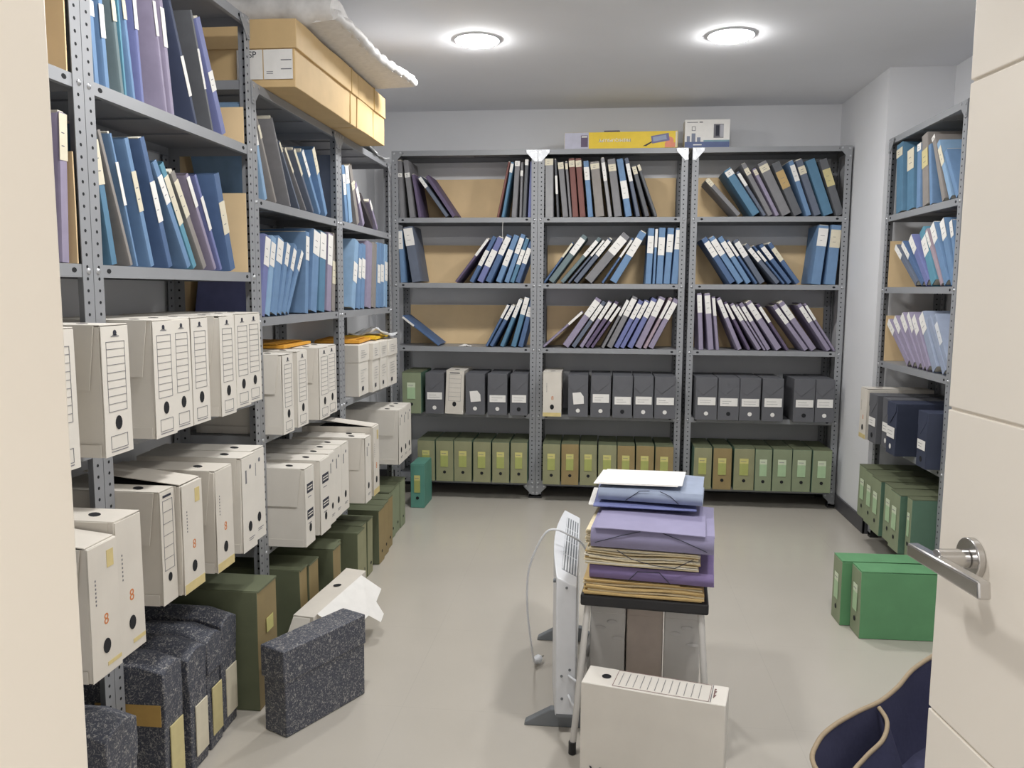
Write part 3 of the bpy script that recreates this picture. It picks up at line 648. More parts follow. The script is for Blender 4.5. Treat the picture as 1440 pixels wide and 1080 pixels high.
BAYS = dict(b=[(BX[i]+.041, BX[i+1]-.044) for i in range(3)], l=[(YL[i]+.041, YL[i+1]-.041) for i in range(4)], r=[(-4.492+.041, -3.584-.041)])
def clamp(kind, s, w):
    c = s + w/2
    for a, b in BAYS[kind]:
        if a-.05 < c < b+.05:
            s1 = max(a, s); e1 = min(b, s + w)
            if s1 > s: e1 = min(b, max(e1, s1 + min(w, .096)))
            elif e1 < s + w: s1 = max(a, min(s1, e1 - min(w, .096)))
            return s1, e1 - s1
    return s, w
def row(kind, z, style, items, fmt, group, h=.282, d=.33, seed0=0, end='doorway', rev=False):
    n = len(items)
    for i, it in enumerate(items):
        s, w, fx = it[:3]
        if z > .05: s, w = clamp(kind, s, w)
        kw = dict(it[3]) if len(it) > 3 else {}
        st = kw.pop('style', style); hh = kw.pop('h', h); dd = kw.pop('d', d); lab = kw.pop('label', None)
        off = {'b': lambda: fx-BY, 'l': lambda: LX-fx, 'r': lambda: fx-RX}[kind]()
        archive_box(kind, s, off, z, w, hh, dd, st, lab or fmt % ORD[n-1-i if rev else i], group, seed0+i, **kw)
# side racks, doorway end first
row('l', .94, 'ruled', [(1.447, .106, -1.06), (1.640, .105, -1.060)], 'white ruled archive box, %s from doorway, on doorway side rack', 'white ruled boxes on the doorway side rack', .286, seed0=10)
row('l', .94, 'ruled', [(1.868, .099, -1.073), (1.980, .093, -1.085), (2.077, .096, -1.085), (2.228, .094, -1.078), (2.329, .055, -1.105), (2.390, .102, -1.107), (2.508, .105, -1.122)],
    'white ruled archive box, %s from doorway, middle shelf of tall side rack', 'white ruled boxes on the tall side rack', .288, seed0=20)
row('l', .79, 'ruled', [(2.757, .112, -1.112), (2.925, .108, -1.118), (3.110, .118, -1.098), (3.240, .115, -1.110)],
    'white ruled archive box, %s from doorway, below blue folders under brown cartons', 'white ruled boxes on the carton-topped rack', .284, seed0=30)
row('l', .52, 'open', [(1.455, .100, -.992), (1.562, .098, -1.0, {'style': 'eight', 'h': .30})], 'worn white box marked 8, %s from doorway, low on doorway side rack', 'white boxes marked 8', .276, seed0=41)
row('l', .52, 'ruled', [(1.854, .070, -1.066, {'style': 'shortruled', 'label': 'worn white box with short ruled form, beside boxes marked 8'}),
    (1.930, .108, -1.050, {'style': 'open', 'label': 'worn white box marked 8 with its lid gaping, tall side rack'}), (2.096, .105, -1.042, {'style': 'eight', 'label': 'worn white box marked 8 with taped foot, tall side rack'}),
    (2.270, .098, -1.045, {'style': 'plain', 'label': 'plain white archive box beside the taped box marked 8'}), (2.374, .100, -1.062, {'style': 'plain', 'label': 'plain white archive box at far end of the lowest tall-rack shelf'})],
    '%s', 'white boxes on the lowest shelf of the tall side rack', .288, seed0=50)
row('l', .38, 'plain', [(2.757, .096, -1.040, {'style': 'stamp', 'label': 'white box with two dark stamps, nearest on its low shelf'}), (2.916, .112, -1.035, {'style': 'stamp', 'label': 'white box with two dark stamps, second on its low shelf'}),
    (3.046, .080, -1.046), (3.134, .088, -1.052), (3.230, .10, -1.055), (3.392, .088, -1.0), (3.482, .030, -1.03), (3.522, .10, -1.0, {'style': 'open', 'h': .315, 'label': 'tall white box with raised lid on the low side shelf'})],
    'plain white archive box, %s from doorway on low shelf below ruled boxes', 'white boxes on the low shelf of the carton-topped rack', .286, seed0=60)
row('l', .38, 'plain', [(4.185, .10, -1.050), (4.289, .10, -1.052), (4.393, .10, -1.056)], 'plain white archive box, %s from doorway, low shelf of far corner side rack', 'white boxes low on the far corner side rack', .29, seed0=75)
# boxes standing on the floor under the side racks
row('l', 0, 'marble', [(1.570, .120, -1.052, {'h': .362}), (1.856, .095, -1.078, {'h': .378, 'front': True}), (1.975, .098, -1.072, {'h': .36}), (2.086, .086, -1.078, {'h': .355}), (2.185, .100, -1.085, {'h': .365})],
    'dark marbled document box on floor, %s from doorway under tall side rack', 'dark marbled boxes under the tall side rack', .36, .29, seed0=80)
row('l', 0, 'olive', [(2.318, .146, -1.03, {'h': .384, 'label': 'big brown-fronted olive box on floor beside the dark marbled boxes'}),
    (2.772, .076, -1.068, {'h': .29}), (2.851, .10, -1.062, {'h': .285}), (3.048, .092, -1.035, {'h': .282}), (3.145, .10, -1.07, {'front': OLIVE}), (3.33, .10, -1.022, {'front': OLIVE}), (3.437, .085, -1.04, {'front': OLIVE}),
    (3.529, .082, -1.035, {'front': OLIVE}), (3.696, .095, -1.030), (3.797, .10, -1.036), (3.903, .11, -1.045), (4.056, .115, -1.07, {'front': OLIVEG}), (4.18, .11, -1.075, {'front': OLIVEG}), (4.30, .11, -1.075, {'front': OLIVEG})],
    'olive green archive box on floor, %s from doorway under the side racks', 'olive boxes on the floor under the side racks', .262, .31, seed0=90)
archive_box('b', -1.118, -.33, 0, 0.085, .262, .22, 'green', 'teal green box file on the floor in the rack corner', 'green box files', 110, front=TEALG)
# back wall racks
BACKROWS = [
 ('corner back rack', 0.538, [(-1.222, -1.102, {'style': 'green', 'front': OLIVEG, 'label': 'pale green box file beside dark grey boxes, corner back rack'}), (-1.075, -0.96), (-0.953, -0.838, {'style': 'shortruled', 'h': 0.268, 'tilt': 0.035, 'label': 'white box with ruled form among dark grey boxes, corner back rack'}), (-0.822, -0.702), (-0.684, -0.562), (-0.544, -0.437)], 'grey', 'dark grey box file with white label, %s from pillar side, corner back rack', 'dark grey box files on the corner back rack', 1000),
 ('corner back rack', 0.112, [(-1.126, -1.017), (-1.011, -0.9), (-0.896, -0.783), (-0.774, -0.664), (-0.655, -0.547), (-0.54, -0.434)], 'green', 'faded green box file, %s from pillar side, lowest shelf, corner back rack', 'faded green box files on the corner back rack', 1010),
 ('middle back rack', 0.538, [(-0.343, -0.228, {'style': 'eight', 'h': 0.27, 'label': 'cream white box with orange mark, middle back rack'}), (-0.188, -0.066), (-0.05, 0.071), (0.082, 0.202), (0.209, 0.327), (0.334, 0.46)], 'grey', 'dark grey box file with white label, %s from pillar side, middle back rack', 'dark grey box files on the middle back rack', 1020),
 ('middle back rack', 0.112, [(-0.339, -0.231), (-0.224, -0.117, {'front': OLIVEB}), (-0.111, -0.005), (0.002, 0.114), (0.119, 0.224, {'front': OLIVEB}), (0.231, 0.34, {'front': OLIVEB}), (0.348, 0.457, {'front': OLIVEB})], 'green', 'faded green box file, %s from pillar side, lowest shelf, middle back rack', 'faded green box files on the middle back rack', 1030),
 ('pillar-side back rack', 0.538, [(0.577, 0.705), (0.71, 0.835), (0.837, 0.96), (0.968, 1.091), (1.15, 1.272), (1.275, 1.385)], 'grey', 'dark grey box file with white label, %s from pillar side, pillar-side back rack', 'dark grey box files on the pillar-side back rack', 1040),
 ('pillar-side back rack', 0.112, [(0.578, 0.685), (0.694, 0.804, {'front': OLIVEB, 'label': 'brown-fronted box file between olive ones, pillar-side back rack'}), (0.818, 0.939), (0.941, 1.039, {'front': OLIVEG}), (1.045, 1.156, {'front': OLIVEG}), (1.16, 1.27, {'front': OLIVEG}), (1.275, 1.386, {'front': OLIVEG})], 'green', 'faded green box file, %s from pillar side, lowest shelf, pillar-side back rack', 'faded green box files on the pillar-side back rack', 1050)]
def brow(z, px, style, fmt, group, seed0, y=4.962, h=.256):
    n = len(px)
    for i, it in enumerate(px):
        x0, x1 = it[:2]; x0, w0 = clamp('b', x0, x1-x0); x1 = x0 + w0; kw = dict(it[2]) if len(it) > 2 else {}
        st = kw.pop('style', style); lab = kw.pop('label', None)
        archive_box('b', x0, y-BY+(i % 3)*.004, z, x1-x0, kw.pop('h', h), .32, st, lab or fmt % ORD[n-1-i], group, seed0+i, **kw)
for nm, z, px, st, fmt, gr, sd in BACKROWS: brow(z, px, st, fmt, gr, sd)
# rack behind the door (s = -Y, far end first)
row('r', .55, 'grey', [(-4.46, .115, 1.372, {'style': 'eight', 'label': 'cream white box with orange print, far end of shelf behind door', 'h': .262}), (-4.335, .12, 1.382), (-4.17, .115, 1.395), (-4.03, .120, 1.37, {'front': NAVY, 'label': 'big dark navy box jutting from the shelf behind the door'}), (-3.73, .115, 1.40, {'front': NAVY, 'label': 'dark navy box partly hidden by the door edge'})],
    'dark grey box with white label, %s from far end behind door', 'dark boxes in the rack behind the door', .246, seed0=140)
row('r', .15, 'green', [(-4.375, .13, 1.362, {'front': OLIVEG}), (-4.235, .13, 1.352, {'front': OLIVEG}), (-4.095, .13, 1.338, {'front': OLIVEG}), (-3.955, .12, 1.352, {'front': OLIVEG}), (-3.825, .125, 1.335, {'front': OLIVEG}), (-3.69, .06, 1.36, {'front': OLIVEG})],
    'green box file, %s from far end, lowest shelf behind door', 'green box files behind the door', .262, seed0=150)
# two bright green boxes on the floor
def floor_green(x, y, label, seed):
    archive_box('r', 0, 0, 0, .108, .258, .37, 'green', label, 'bright green box files on the floor', seed, loc=(x, y, .001), rz=.02, front=OLIVEG)
    r = [q for q in C.objects if q.get('label') == label][0]
    for c in r.children:
        if c.name.startswith(('carton', 'lid')):
            for i, mm in enumerate(c.data.materials):
                if mm is GREEN or mm is DGREEN: c.data.materials[i] = GREENB
floor_green(.995, 3.212, 'bright green box file on the floor, in front of its twin', 171)
floor_green(.958, 3.332, 'bright green box file on the floor, behind its twin', 172)
# ------------------------------------------------------------------ lidded cartons on the far corner side rack
def lidded(s, w, h, fx, label, seed):
    t = thing('storage_carton', label, 'carton', place('l', s, LX-fx, .7912), (0, 0, PI/2), 'white lidded cartons on the corner side rack')
    m = MB(); gbox(m, .003, .004, 0, w-.003, .29, h-.004, WHITE, (3, 4, 3), .0012, seed); part('carton', m, t, .0015, 35)
    m = MB(); gbox(m, 0, 0, h-.085, w, .294, h, WHITE, (3, 4, 2), .0014, seed+1, keepz0=False); part('lid', m, t, .0015, 35)
    m = MB(); r = random.Random(seed)
    for q in range(4): m.box(w*.2, -.0022, h-.03-.011*q, w*r.uniform(.5, .85), -.0016, h-.0285-.011*q, INK)
    for q in range(5): m.box(w*.2, .0005, h*.5-.014*q, w*r.uniform(.4, .8), .0012, h*.5+.0012-.014*q, INK)
    m.box(w*.3, .0005, h*.1, w*.45, .0012, h*.18, INKD)
    part('lettering', m, t)
for i, (s, w, fx) in enumerate(((3.815, .178, -1.150), (3.996, .122, -1.130), (4.121, .132, -1.125), (4.256, .19, -1.120))):
    lidded(s, w, .25, fx, 'white lidded carton, %s from doorway, above boxes on far corner side rack' % ORD[i], 200+i)
def flat_folder(x, y, z, w, d, m, rz, label, tilt=0):
    t = thing('document_folder', label, 'folder', (x, y, z), (tilt, 0, rz), 'orange document folders lying on boxes')
    b = MB(); gbox(b, 0, 0, 0, w, d, .012, m, (4, 4, 1), .0015, int(y*100)); part('cover', b, t, .001)
    b = MB(); b.box(.004, .004, .0145, w-.03, d-.02, .0165, m); part('flap', b, t)
flat_folder(-1.385, 3.86, 1.0455, .22, .32, ORF, PI/2*0+.1, 'orange document folder lying on the white lidded cartons')
flat_folder(-1.36, 4.19, 1.0455, .19, .30, YEF, .05, 'yellow document folder lying on the farther lidded cartons')
flat_folder(-1.40, 3.0, 1.0815, .20, .32, ORF, .03, 'orange document folder lying on white ruled boxes below blue folders')
def crumple(label, loc, sx, sy, sz, m, seed, cat='wrapping', name='plastic_wrap', grp=None):
    r = random.Random(seed); b = MB(); n = 9; vs = []
    for i in range(n+1):
        for j in range(n+1):
            u, v = i/n-.5, j/n-.5
            vs.append((u*sx + r.uniform(-.1, .1)*sx/n*3, v*sy + r.uniform(-.1, .1)*sy/n*3, sz*(.25 + .6*r.random()*(1-2*abs(u))*1.2 + .25*math.cos(7*u+3*v))))
    o = len(vs); vs += [(x, y, max(0, z-.006)) for x, y, z in vs]
    q = n+1; fs = []
    for i in range(n):
        for j in range(n):
            a = i*q+j; fs += [(a, a+q, a+q+1, a+1), (o+a, o+a+1, o+a+q+1, o+a+q)]
    for i in range(n):
        for a, b_ in ((i*q, (i+1)*q), ((i+1)*q+n, i*q+n), (i+1, i), (n*q+i, n*q+i+1)): fs.append((a, b_, o+b_, o+a))
    b.add(vs, fs, m); ob = link(name, b.mesh(name), None, loc); tag(ob, label, cat, grp); return ob
PLASTIC = mat('clear_wrap', (224,226,228), .25, .05, 30, spec=.6)
crumple('crumpled clear wrap on top of the farthest lidded carton', (-1.235, 4.362, 1.0605), .24, .13, .045, PLASTIC, 5)
crumple('crumpled clear wrap on top of the far corner side rack', (-1.27, 4.36, 2.007), .2, .3, .07, PLASTIC, 8)
crumple('crumpled paper scrap on the bare third shelf of the corner rack', (-.845, 5.10, .955), .075, .04, .014, LC['w'], 3, 'paper scrap', 'paper_scrap')
# ------------------------------------------------------------------ long brown cartons with foam on top
def carton(s, L, label, seams, sp):
    t = thing('brown_carton', label, 'carton', (-1.060, s, 2.0065), (0, 0, PI/2), 'brown cartons on top of the side rack')
    d = .36; h = .225
    m = MB(); gbox(m, .007, .008, 0, L-.007, d-.008, h-.004, KRAFT, (8, 4, 3), .0015, int(s*10)); part('carton', m, t, .002, 35)
    m = MB(); gbox(m, 0, 0, h*.57, L, d, h, KRAFT, (8, 4, 2), .0015, int(s*10)+3, keepz0=False); part('lid', m, t, .002, 35)
    m = MB()
    for x in seams:
        m.box(x, -.0025, h*.57, x+.003, d, h+.003, BROWNP); m.box(x, .0055, 0, x+.003, d, h*.57, BROWNP)
    if seams: part('seam', m, t)
    if sp:
        lab = MB(); lab.box(.0040, .014, .026, .0055, .118, h*.57-.003, LC['w']); lab.box(.0040, .122, .026, .0055, .215, h*.57-.003, LC['w'])
        R = Matrix.Rotation(-PI/2, 4, 'Z') @ FRONT
        add_text(lab, 'SP', .030, INKD, T(.0036, .158, .108) @ R)
        for zz in (.088, .058): lab.box(.0034, .018, zz, .0041, .056, zz+.003, INK)
        for zz in (.05, .044): lab.box(.0034, .085, zz, .0041, .108, zz+.002, INK)
        part('shipping_label', lab, t, label='white shipping label lettered SP')
carton(2.832, .738, 'long brown lidded carton with white SP label on the side rack', (.64,), True)
carton(3.572, .455, 'short brown lidded carton behind the long SP carton', (.25,), False)
def foam():
    t = thing('foam_wrap', 'folded white padded foam sheet lying over the brown cartons', 'packing foam', (0, 0, 0))
    m = MB(); nx, ny = 14, 34; top = []; r = random.Random(4)
    edge = lambda v: -.968 + .070*v + .008*math.sin(v*9)
    def zb(u, v): return 2.2375 + .022*max(0, u-.55)*2*(1-.3*v) + .010*math.sin(v*7+1)*max(0, u-.4)
    for layer in range(2):
        vs = []
        for j in range(ny+1):
            for i in range(nx+1):
                u, v = i/nx, j/ny
                y = 2.955 + .87*v + .09*u*v; x = -1.40 + (edge(v)+1.40)*u; z = zb(u, v)
                if layer: z += .030 + .005*math.sin(v*34)*math.sin(u*13) + .05*math.exp(-((v-.06)/.08)**2)
                vs.append((x, y, z + (r.uniform(-.001, .001) if layer else 0)))
        top.append(vs)
    q = nx+1; N = len(top[0]); vs = top[0] + top[1]; fs = []
    for j in range(ny):
        for i in range(nx):
            a = j*q+i; fs += [(a, a+q, a+q+1, a+1), (N+a, N+a+1, N+a+q+1, N+a+q)]
    for j in range(ny): fs += [(j*q, N+j*q, N+(j+1)*q, (j+1)*q), (j*q+nx, (j+1)*q+nx, N+(j+1)*q+nx, N+j*q+nx)]
    for i in range(nx): fs += [(i, i+1, N+i+1, N+i), (ny*q+i, N+ny*q+i, N+ny*q+i+1, ny*q+i+1)]
    m.add(vs, fs, FOAM); part('padded_sheet', m, t, 0, 60)
    m = MB(); m.tube([(edge(k/30)+.002, 2.955 + .96*k/30, zb(1, k/30) + .018 + .004*math.sin(k*1.9)) for k in range(31)], [.019 + .004*math.sin(k*2.3) for k in range(31)], FOAM, 10); part('folded_edge', m, t, 0, 60)
    m = MB(); m.tube([(-1.40 + .44*k/12, 2.965 + .006*math.sin(k*2), 2.300 + .005*math.sin(k*1.3)) for k in range(13)], [.050 + .006*math.sin(k*1.7) - (.02 if k > 11 else 0) for k in range(13)], FOAM, 14); part('rolled_end', m, t, 0, 60)
FOAM = mat('foam_white', (226,224,222), .6, .06, 45, bump=.5)
foam()
# ------------------------------------------------------------------ boxes on top of the back racks
def yellow_box():
    t = thing('printed_box', 'long yellow printed box with upside-down lettering on the middle back rack', 'printed box', (-.236, 5.085, 2.156), (0, -.006, 0))
    L, h, d = .675, .098, .13
    m = MB(); m.box(0, 0, 0, L, d, h, YBOX); part('carton', m, t, .0015)
    m = MB(); e = -.0009
    m.box(0.001, e, .001, .147, -.0001, h-.001, mat('box_lilac_panel', (188,188,204), .5)); m.box(.10, e-.0006, .012, .142, e, h-.018, mat('box_purple_print', (98,84,108), .5))
    m.box(.104, e-.0009, h-.03, .138, e-.0004, h-.022, LC['w'])
    GR = mat('box_grey_print', (150,160,184), .5); PKP = mat('box_pink_print', (226,140,110), .5)
    M = T(.575, -.0001, .056) @ Matrix.Rotation(-.16, 4, 'Y')
    m.box(-.055, -.0012, -.022, .05, 0, .022, mat('box_blue_print', (112,110,150), .5), M); m.box(-.046, -.0018, -.012, .034, -.001, .014, GR, M)
    m.prism([(.47, .012), (.49, .012), (.53, .036), (.52, .038)], -.001, -.0001, INKD, axis='y')
    m.disc((.628, -.0001, .04), (0, -1, 0), .024, PKP, 16); m.box(.60, e, .002, .66, -.0001, .03, PKP)
    m.box(.662, e, .004, .673, -.0001, h-.004, LC['c'])
    add_text(m, 'PREMIQUPSU.PY', .027, INK, T(.302, -.0002, .049) @ Matrix.Rotation(PI, 4, 'Y') @ FRONT)
    add_text(m, 'PREMIQUPSU.PY', .0262, LC['w'], T(.302, -.0008, .0495) @ Matrix.Rotation(PI, 4, 'Y') @ FRONT)
    part('printed_artwork', m, t)
    m = MB(); m.prism([(.232, h), (.340, h), (.332, h+.018), (.24, h+.018)], .05, .062, mat('carry_handle', (92,88,112), .5), axis='y'); part('carry_handle', m, t, .002)
YBOX = mat('box_yellow', (236,204,62), .5, .03)
yellow_box()
def white_printed():
    t = thing('printed_box', 'white printed box with device picture on the pillar-side back rack', 'printed box', (.480, 5.09, 2.156))
    L, h, d = .262, .165, .12
    m = MB(); m.box(0, 0, 0, L, d, h, LC['w']); part('carton', m, t, .0015)
    m = MB(); e = -.0009; NB = mat('box_navy_print', (86,100,142), .5); TQ = mat('box_teal_print', (126,158,170), .5)
    m.box(.001, e, .001, L-.001, -.0001, .036, NB); m.box(.11, e, .036, L-.001, -.0001, .046, TQ)
    m.box(.168, e, .058, .226, -.0001, .138, INK); m.box(.205, e-.0006, .062, .226, e, .134, mat('box_grey_light', (176,176,184), .5)); m.box(.180, e-.0006, .07, .2, e, .13, INKD)
    for x, w, hh in ((.012, .018, .07), (.04, .022, .085), (.072, .02, .062)): m.box(x, e, .036, x+w, -.0001, hh, mat('box_figure_print', (122,130,150), .5))
    m.box(.012, e, .147, .075, -.0001, .151, INK); m.box(.084, e, .147, .104, -.0001, .152, INKD); m.box(.05, e-.0006, .016, .1, e, .022, LC['w'])
    m.box(.04, e, .10, .062, -.0001, .103, INK); m.box(.04, e, .10, .043, -.0001, .125, INK); m.box(.059, e, .10, .062, -.0001, .125, INK); m.box(.04, e, .122, .062, -.0001, .125, INK)
    part('printed_artwork', m, t)
white_printed()
def thread():
    m = MB(); m.tube([(-.605, 5.052, 1.722), (-.607, 5.053, 1.66), (-.604, 5.055, 1.60)], .0011, LC['w'], 5)
    tag(link('thread', m.mesh('thread')), 'white thread hanging under the top shelf of corner back rack', 'thread')
thread()
# ------------------------------------------------------------------ stool, its pile and what stands under it
SR = (.148, 2.372); SRZ = -.095
def stool():
    t = thing('stool', 'black-topped stool with pale tube legs under the pile of folders', 'stool', (SR[0], SR[1], 0), (0, 0, SRZ))
    m = MB(); gbox(m, -.178, -.14, .418, .178, .17, .452, BLACK, (4, 4, 1)); part('seat', m, t, .006)
    for sx in (-1, 1):
        for sy in (-1, 1):
            a = Vector((sx*.158, .015+sy*.135, .418)); b = Vector((sx*.188, .015+sy*.207, .014))
            l = MB(); l.tube([a, b], .0095, LEGM, 12); lo = part('leg', l, t, 0, 40)
            f = MB(); f.tube([b + Vector((0,0,.022)), b + Vector((0, 0, -.013))], .011, BLACK, 12); part('rubber_foot', f, lo, 0, 40)
    for sx in (-1, 1):
        a = Vector((sx*.176, .015-.170, .195)); b = Vector((sx*.176, .015+.170, .195))
        l = MB(); l.tube([a, b], .008, LEGM, 10); part('crossbar', l, t, 0, 40)
stool()
def on_stool(x, y): 
    c, s = math.cos(SRZ), math.sin(SRZ); return (SR[0] + c*x - s*y, SR[1] + s*x + c*y)
def leaves(mb, x0, y0, z0, x1, y1, z1, n, m, seed, jit=.006, wav=.003):
    r = random.Random(seed); dz = (z1-z0)/n
    for k in range(n):
        a, b = r.uniform(-jit, jit), r.uniform(-jit, jit); c, d = r.uniform(-jit, jit), r.uniform(-jit*.6, jit*.6); ph = r.uniform(0, 6)
        def warp(x, y, z, k=k, ph=ph): return (x, y, z + wav*min(1, k/3)*min(1, (n-1-k)/2)*math.sin(x*22+ph*.3+y*8))
        gbox(mb, x0+a, y0+b, z0+k*dz, x1+c, y1+d, z0+k*dz+dz*.82, m if not isinstance(m, list) else m[k % len(m)], (6, 2, 1), 0, 0, warp=warp)
def pile_item(name, label, z, rz=0, dx=0, dy=0, cat='papers'):
    x, y = on_stool(dx, dy)
    return thing(name, label, cat, (x, y, z), (0, 0, SRZ + rz), 'files piled on the stool')
def band(t, pts, m): b = MB(); b.tube(pts, .0012, m, 6); part('elastic_band', b, t)
def pile():
    t = pile_item('paper_bundle', 'brown paper file bundle lying directly on the stool seat', .453)
    b = MB(); leaves(b, -.165, -.135, 0, .16, .14, .040, 7, [BROWNP, BROWNP, CREAMP], 3, .007, .003); part('papers', b, t)
    b = MB(); gbox(b, -.172, -.138, .0415, .10, .145, .0445, BROWNP, (5, 4, 1), .0012, 31); part('cover', b, t)
    def fold(lab, z, h, w, d, m, rz, dx, dy, seed, elastic, over=0, papers=CREAMP, spill=0):
        t = pile_item('document_folder', lab, z, rz, dx, dy, 'folder')
        c = MB(); gbox(c, -w, -d, 0, w, d, .003, m, (5, 4, 1), .0008, seed)
        def bow(x, y, z_): return (x, y - .010*math.sin(PI*min(1, max(0, z_/h))), z_)
        gbox(c, -w, -d, 0, w, -d+.003, h, m, (5, 1, 4), .0008, seed+1, warp=bow)
        def top(x, y, z_): return (x, y, z_ + .004*math.sin(x*9+seed) + .003*math.sin(y*14))
        gbox(c, -w, -d, h-.003, w, d, h, m, (6, 5, 1), .0008, seed+2, warp=top)
        part('cover', c, t, 0, 40)
        p_ = MB(); leaves(p_, -w+.008-spill, -d+.012, .004, w-.008, d-.006, h-.008, max(3, int(h/.006)), papers, seed, .004, .0012); part('papers', p_, t)
        if over:
            f = MB()
            def fl(x, y, z_): return (x, y, z_ + .004*math.sin(x*9+seed) - (.5*max(0, -d-y)))
            gbox(f, -w*.93, -d-over, h+.005, w*.86, d*.8, h+.0075, m, (6, 5, 1), .0006, seed+5, warp=fl); part('flap', f, t)
        for bx in elastic:
            band(t, [(x, -d-.011 + (0 if 0 < zz < h else .002), zz) for x, zz in bx], INKD if m is not FC['lb'][0] else INK)
        return t
    fold('purple elastic folder between brown bundle and cream papers', .5015, .036, .172, .13, FC['pl'][0], -.04, .022, -.004, 11, [[(-.06, .002), (-.035, .030), (.025, .032), (.055, .002)]])
    t = pile_item('paper_bundle', 'thick stack of cream papers between purple and lilac folders', .544, -.02, -.004, 0)
    b = MB(); leaves(b, -.156, -.138, 0, .152, .135, .048, 11, [CREAMP, PAPER, CREAMP, BROWNP], 7, .008, .0035); part('papers', b, t)
    band(t, [(-.07, -.150, .047), (-.03, -.152, .025), (.03, -.152, .012), (.09, -.152, .008), (.14, -.149, .036)], INKD)
    fold('thick lilac folder with overhanging flap in the stool pile', .5965, .053, .168, .152, FC['lv'][0], -.03, .022, .004, 21, [[(-.155, .014), (-.08, .040), (-.03, .054)], [(.03, .054), (.09, .034), (.15, .010)]], over=.012, spill=.022)
    fold('worn violet folder with white papers under the pale blue folder', .6690, .009, .150, .115, FC['vi'][0], .02, -.012, .128, 27, [], papers=LC['w'], spill=.026)
    fold('pale blue elastic folder near the top of the stool pile', .6875, .034, .152, .112, FC['ls'][0], -.05, .010, .135, 33, [[(-.07, .004), (-.03, .034), (.0, .037)], [(.03, .037), (.06, .025), (.085, .003)]])
    t = pile_item('paper_sheet', 'white paper sheets topping the pile on the stool', .7305, -.06, -.024, .130, 'paper')
    b = MB(); 
    for q, (a, c) in enumerate(((0, 0), (.012, .006))):
        gbox(b, -.135+a, -.095+c, .0018*q, .115+a, .10+c, .0018*q+.0012, LC['w'], (6, 5, 1), 0, 0, warp=lambda x, y, z_: (x, y, z_ + .003*math.sin(x*11) + .0035))
    part('sheet', b, t)
FC['pl'] = (mat('card_strong_purple', (126,110,154), .6, .05), 'purple'); FC['lv'] = (mat('card_lavender', (146,141,172), .62, .05, 14, bump=.15), 'lilac')
pile()
for i, (x, m_, lab) in enumerate(((-.163, TINGREY, 'dull grey dented box under the stool, nearest the heater'), (-.053, mat('grey_brown_wrap', (186,173,163), .5, .05), 'smooth grey-brown box under the stool, between two dented ones'), (.057, TINGREY, 'dull grey dented box under the stool, farthest from the heater'))):
    x0, y0 = on_stool(x, .0)
    t = thing('grey_box', lab, 'box', (x0, y0, .001), (0, 0, SRZ), 'grey boxes standing under the stool')
    b = MB(); gbox(b, 0, 0, 0, .106, .13, .385, m_, (4, 4, 7), .0014 if i != 1 else .0006, 300+i); part('carton', b, t, .004, 35)
    b = MB(); gbox(b, .002, -.004, .345, .105, .125, .3885, m_, (4, 4, 2), .0012 if i != 1 else .0005, 310+i, keepz0=False); part('lid', b, t, .003, 35)
    if i != 1:
        b = MB()
        for q, (a, zz) in enumerate(((.3, .33), (.62, .35), (.78, .30))): b.disc((.107*a, -.0035, zz-.03), (0, -1, .3), .011, m_, 10, sx=1.5, sy=.5, th=.0012)
        part('dent', b, t, .0004)
def front_box():
    t = thing('archive_box', 'big white archive box lying on its edge on the floor before the stool', 'box file', (-.034, 2.081, .001), (0, 0, -.231))
    L, h, w = .374, .273, .105
    m = MB(); gbox(m, 0, 0, 0, L, w, h, WHITE, (6, 3, 5), .0008, 401); part('carton', m, t, .0025, 35)
    p_ = MB(); z0, z1 = h+.0016, h+.0022
    def R(x0, y0, x1, y1, mm=INK, th=.0012):
        p_.box(x0, y0, z0, x1, y0+th, z1, mm); p_.box(x0, y1-th, z0, x1, y1, z1, mm); p_.box(x0, y0, z0, x0+th, y1, z1, mm); p_.box(x1-th, y0, z0, x1, y1, z1, mm)
    R(.083, .006, .332, w-.006, mat('print_maroon', (140,110,108), .7))
    for q in range(12): x = .098 + .0188*q; p_.box(x, .016, z0, x+.0012, w-.018, z1, INK)
    p_.box(.3345, .006, z0, .3365, w-.006, z1, INK)
    [p_.box(.340, w*.3+.0065*q, z0, .340+.003+.004*((q*7) % 3)/2, w*.3+.0065*q+.0035, z1, MATS['print_maroon']) for q in range(8)]
    add_text(p_, 'VAL', .055, INKD, T(.075, -.0022, .022) @ FRONT)
    part('lettering', p_, t)
    ho = MB(); ho.disc((.058, w*.5, h+.0015), (0, 0, 1), .0125, DARK, 18); part('finger_hole', ho, t)
front_box()
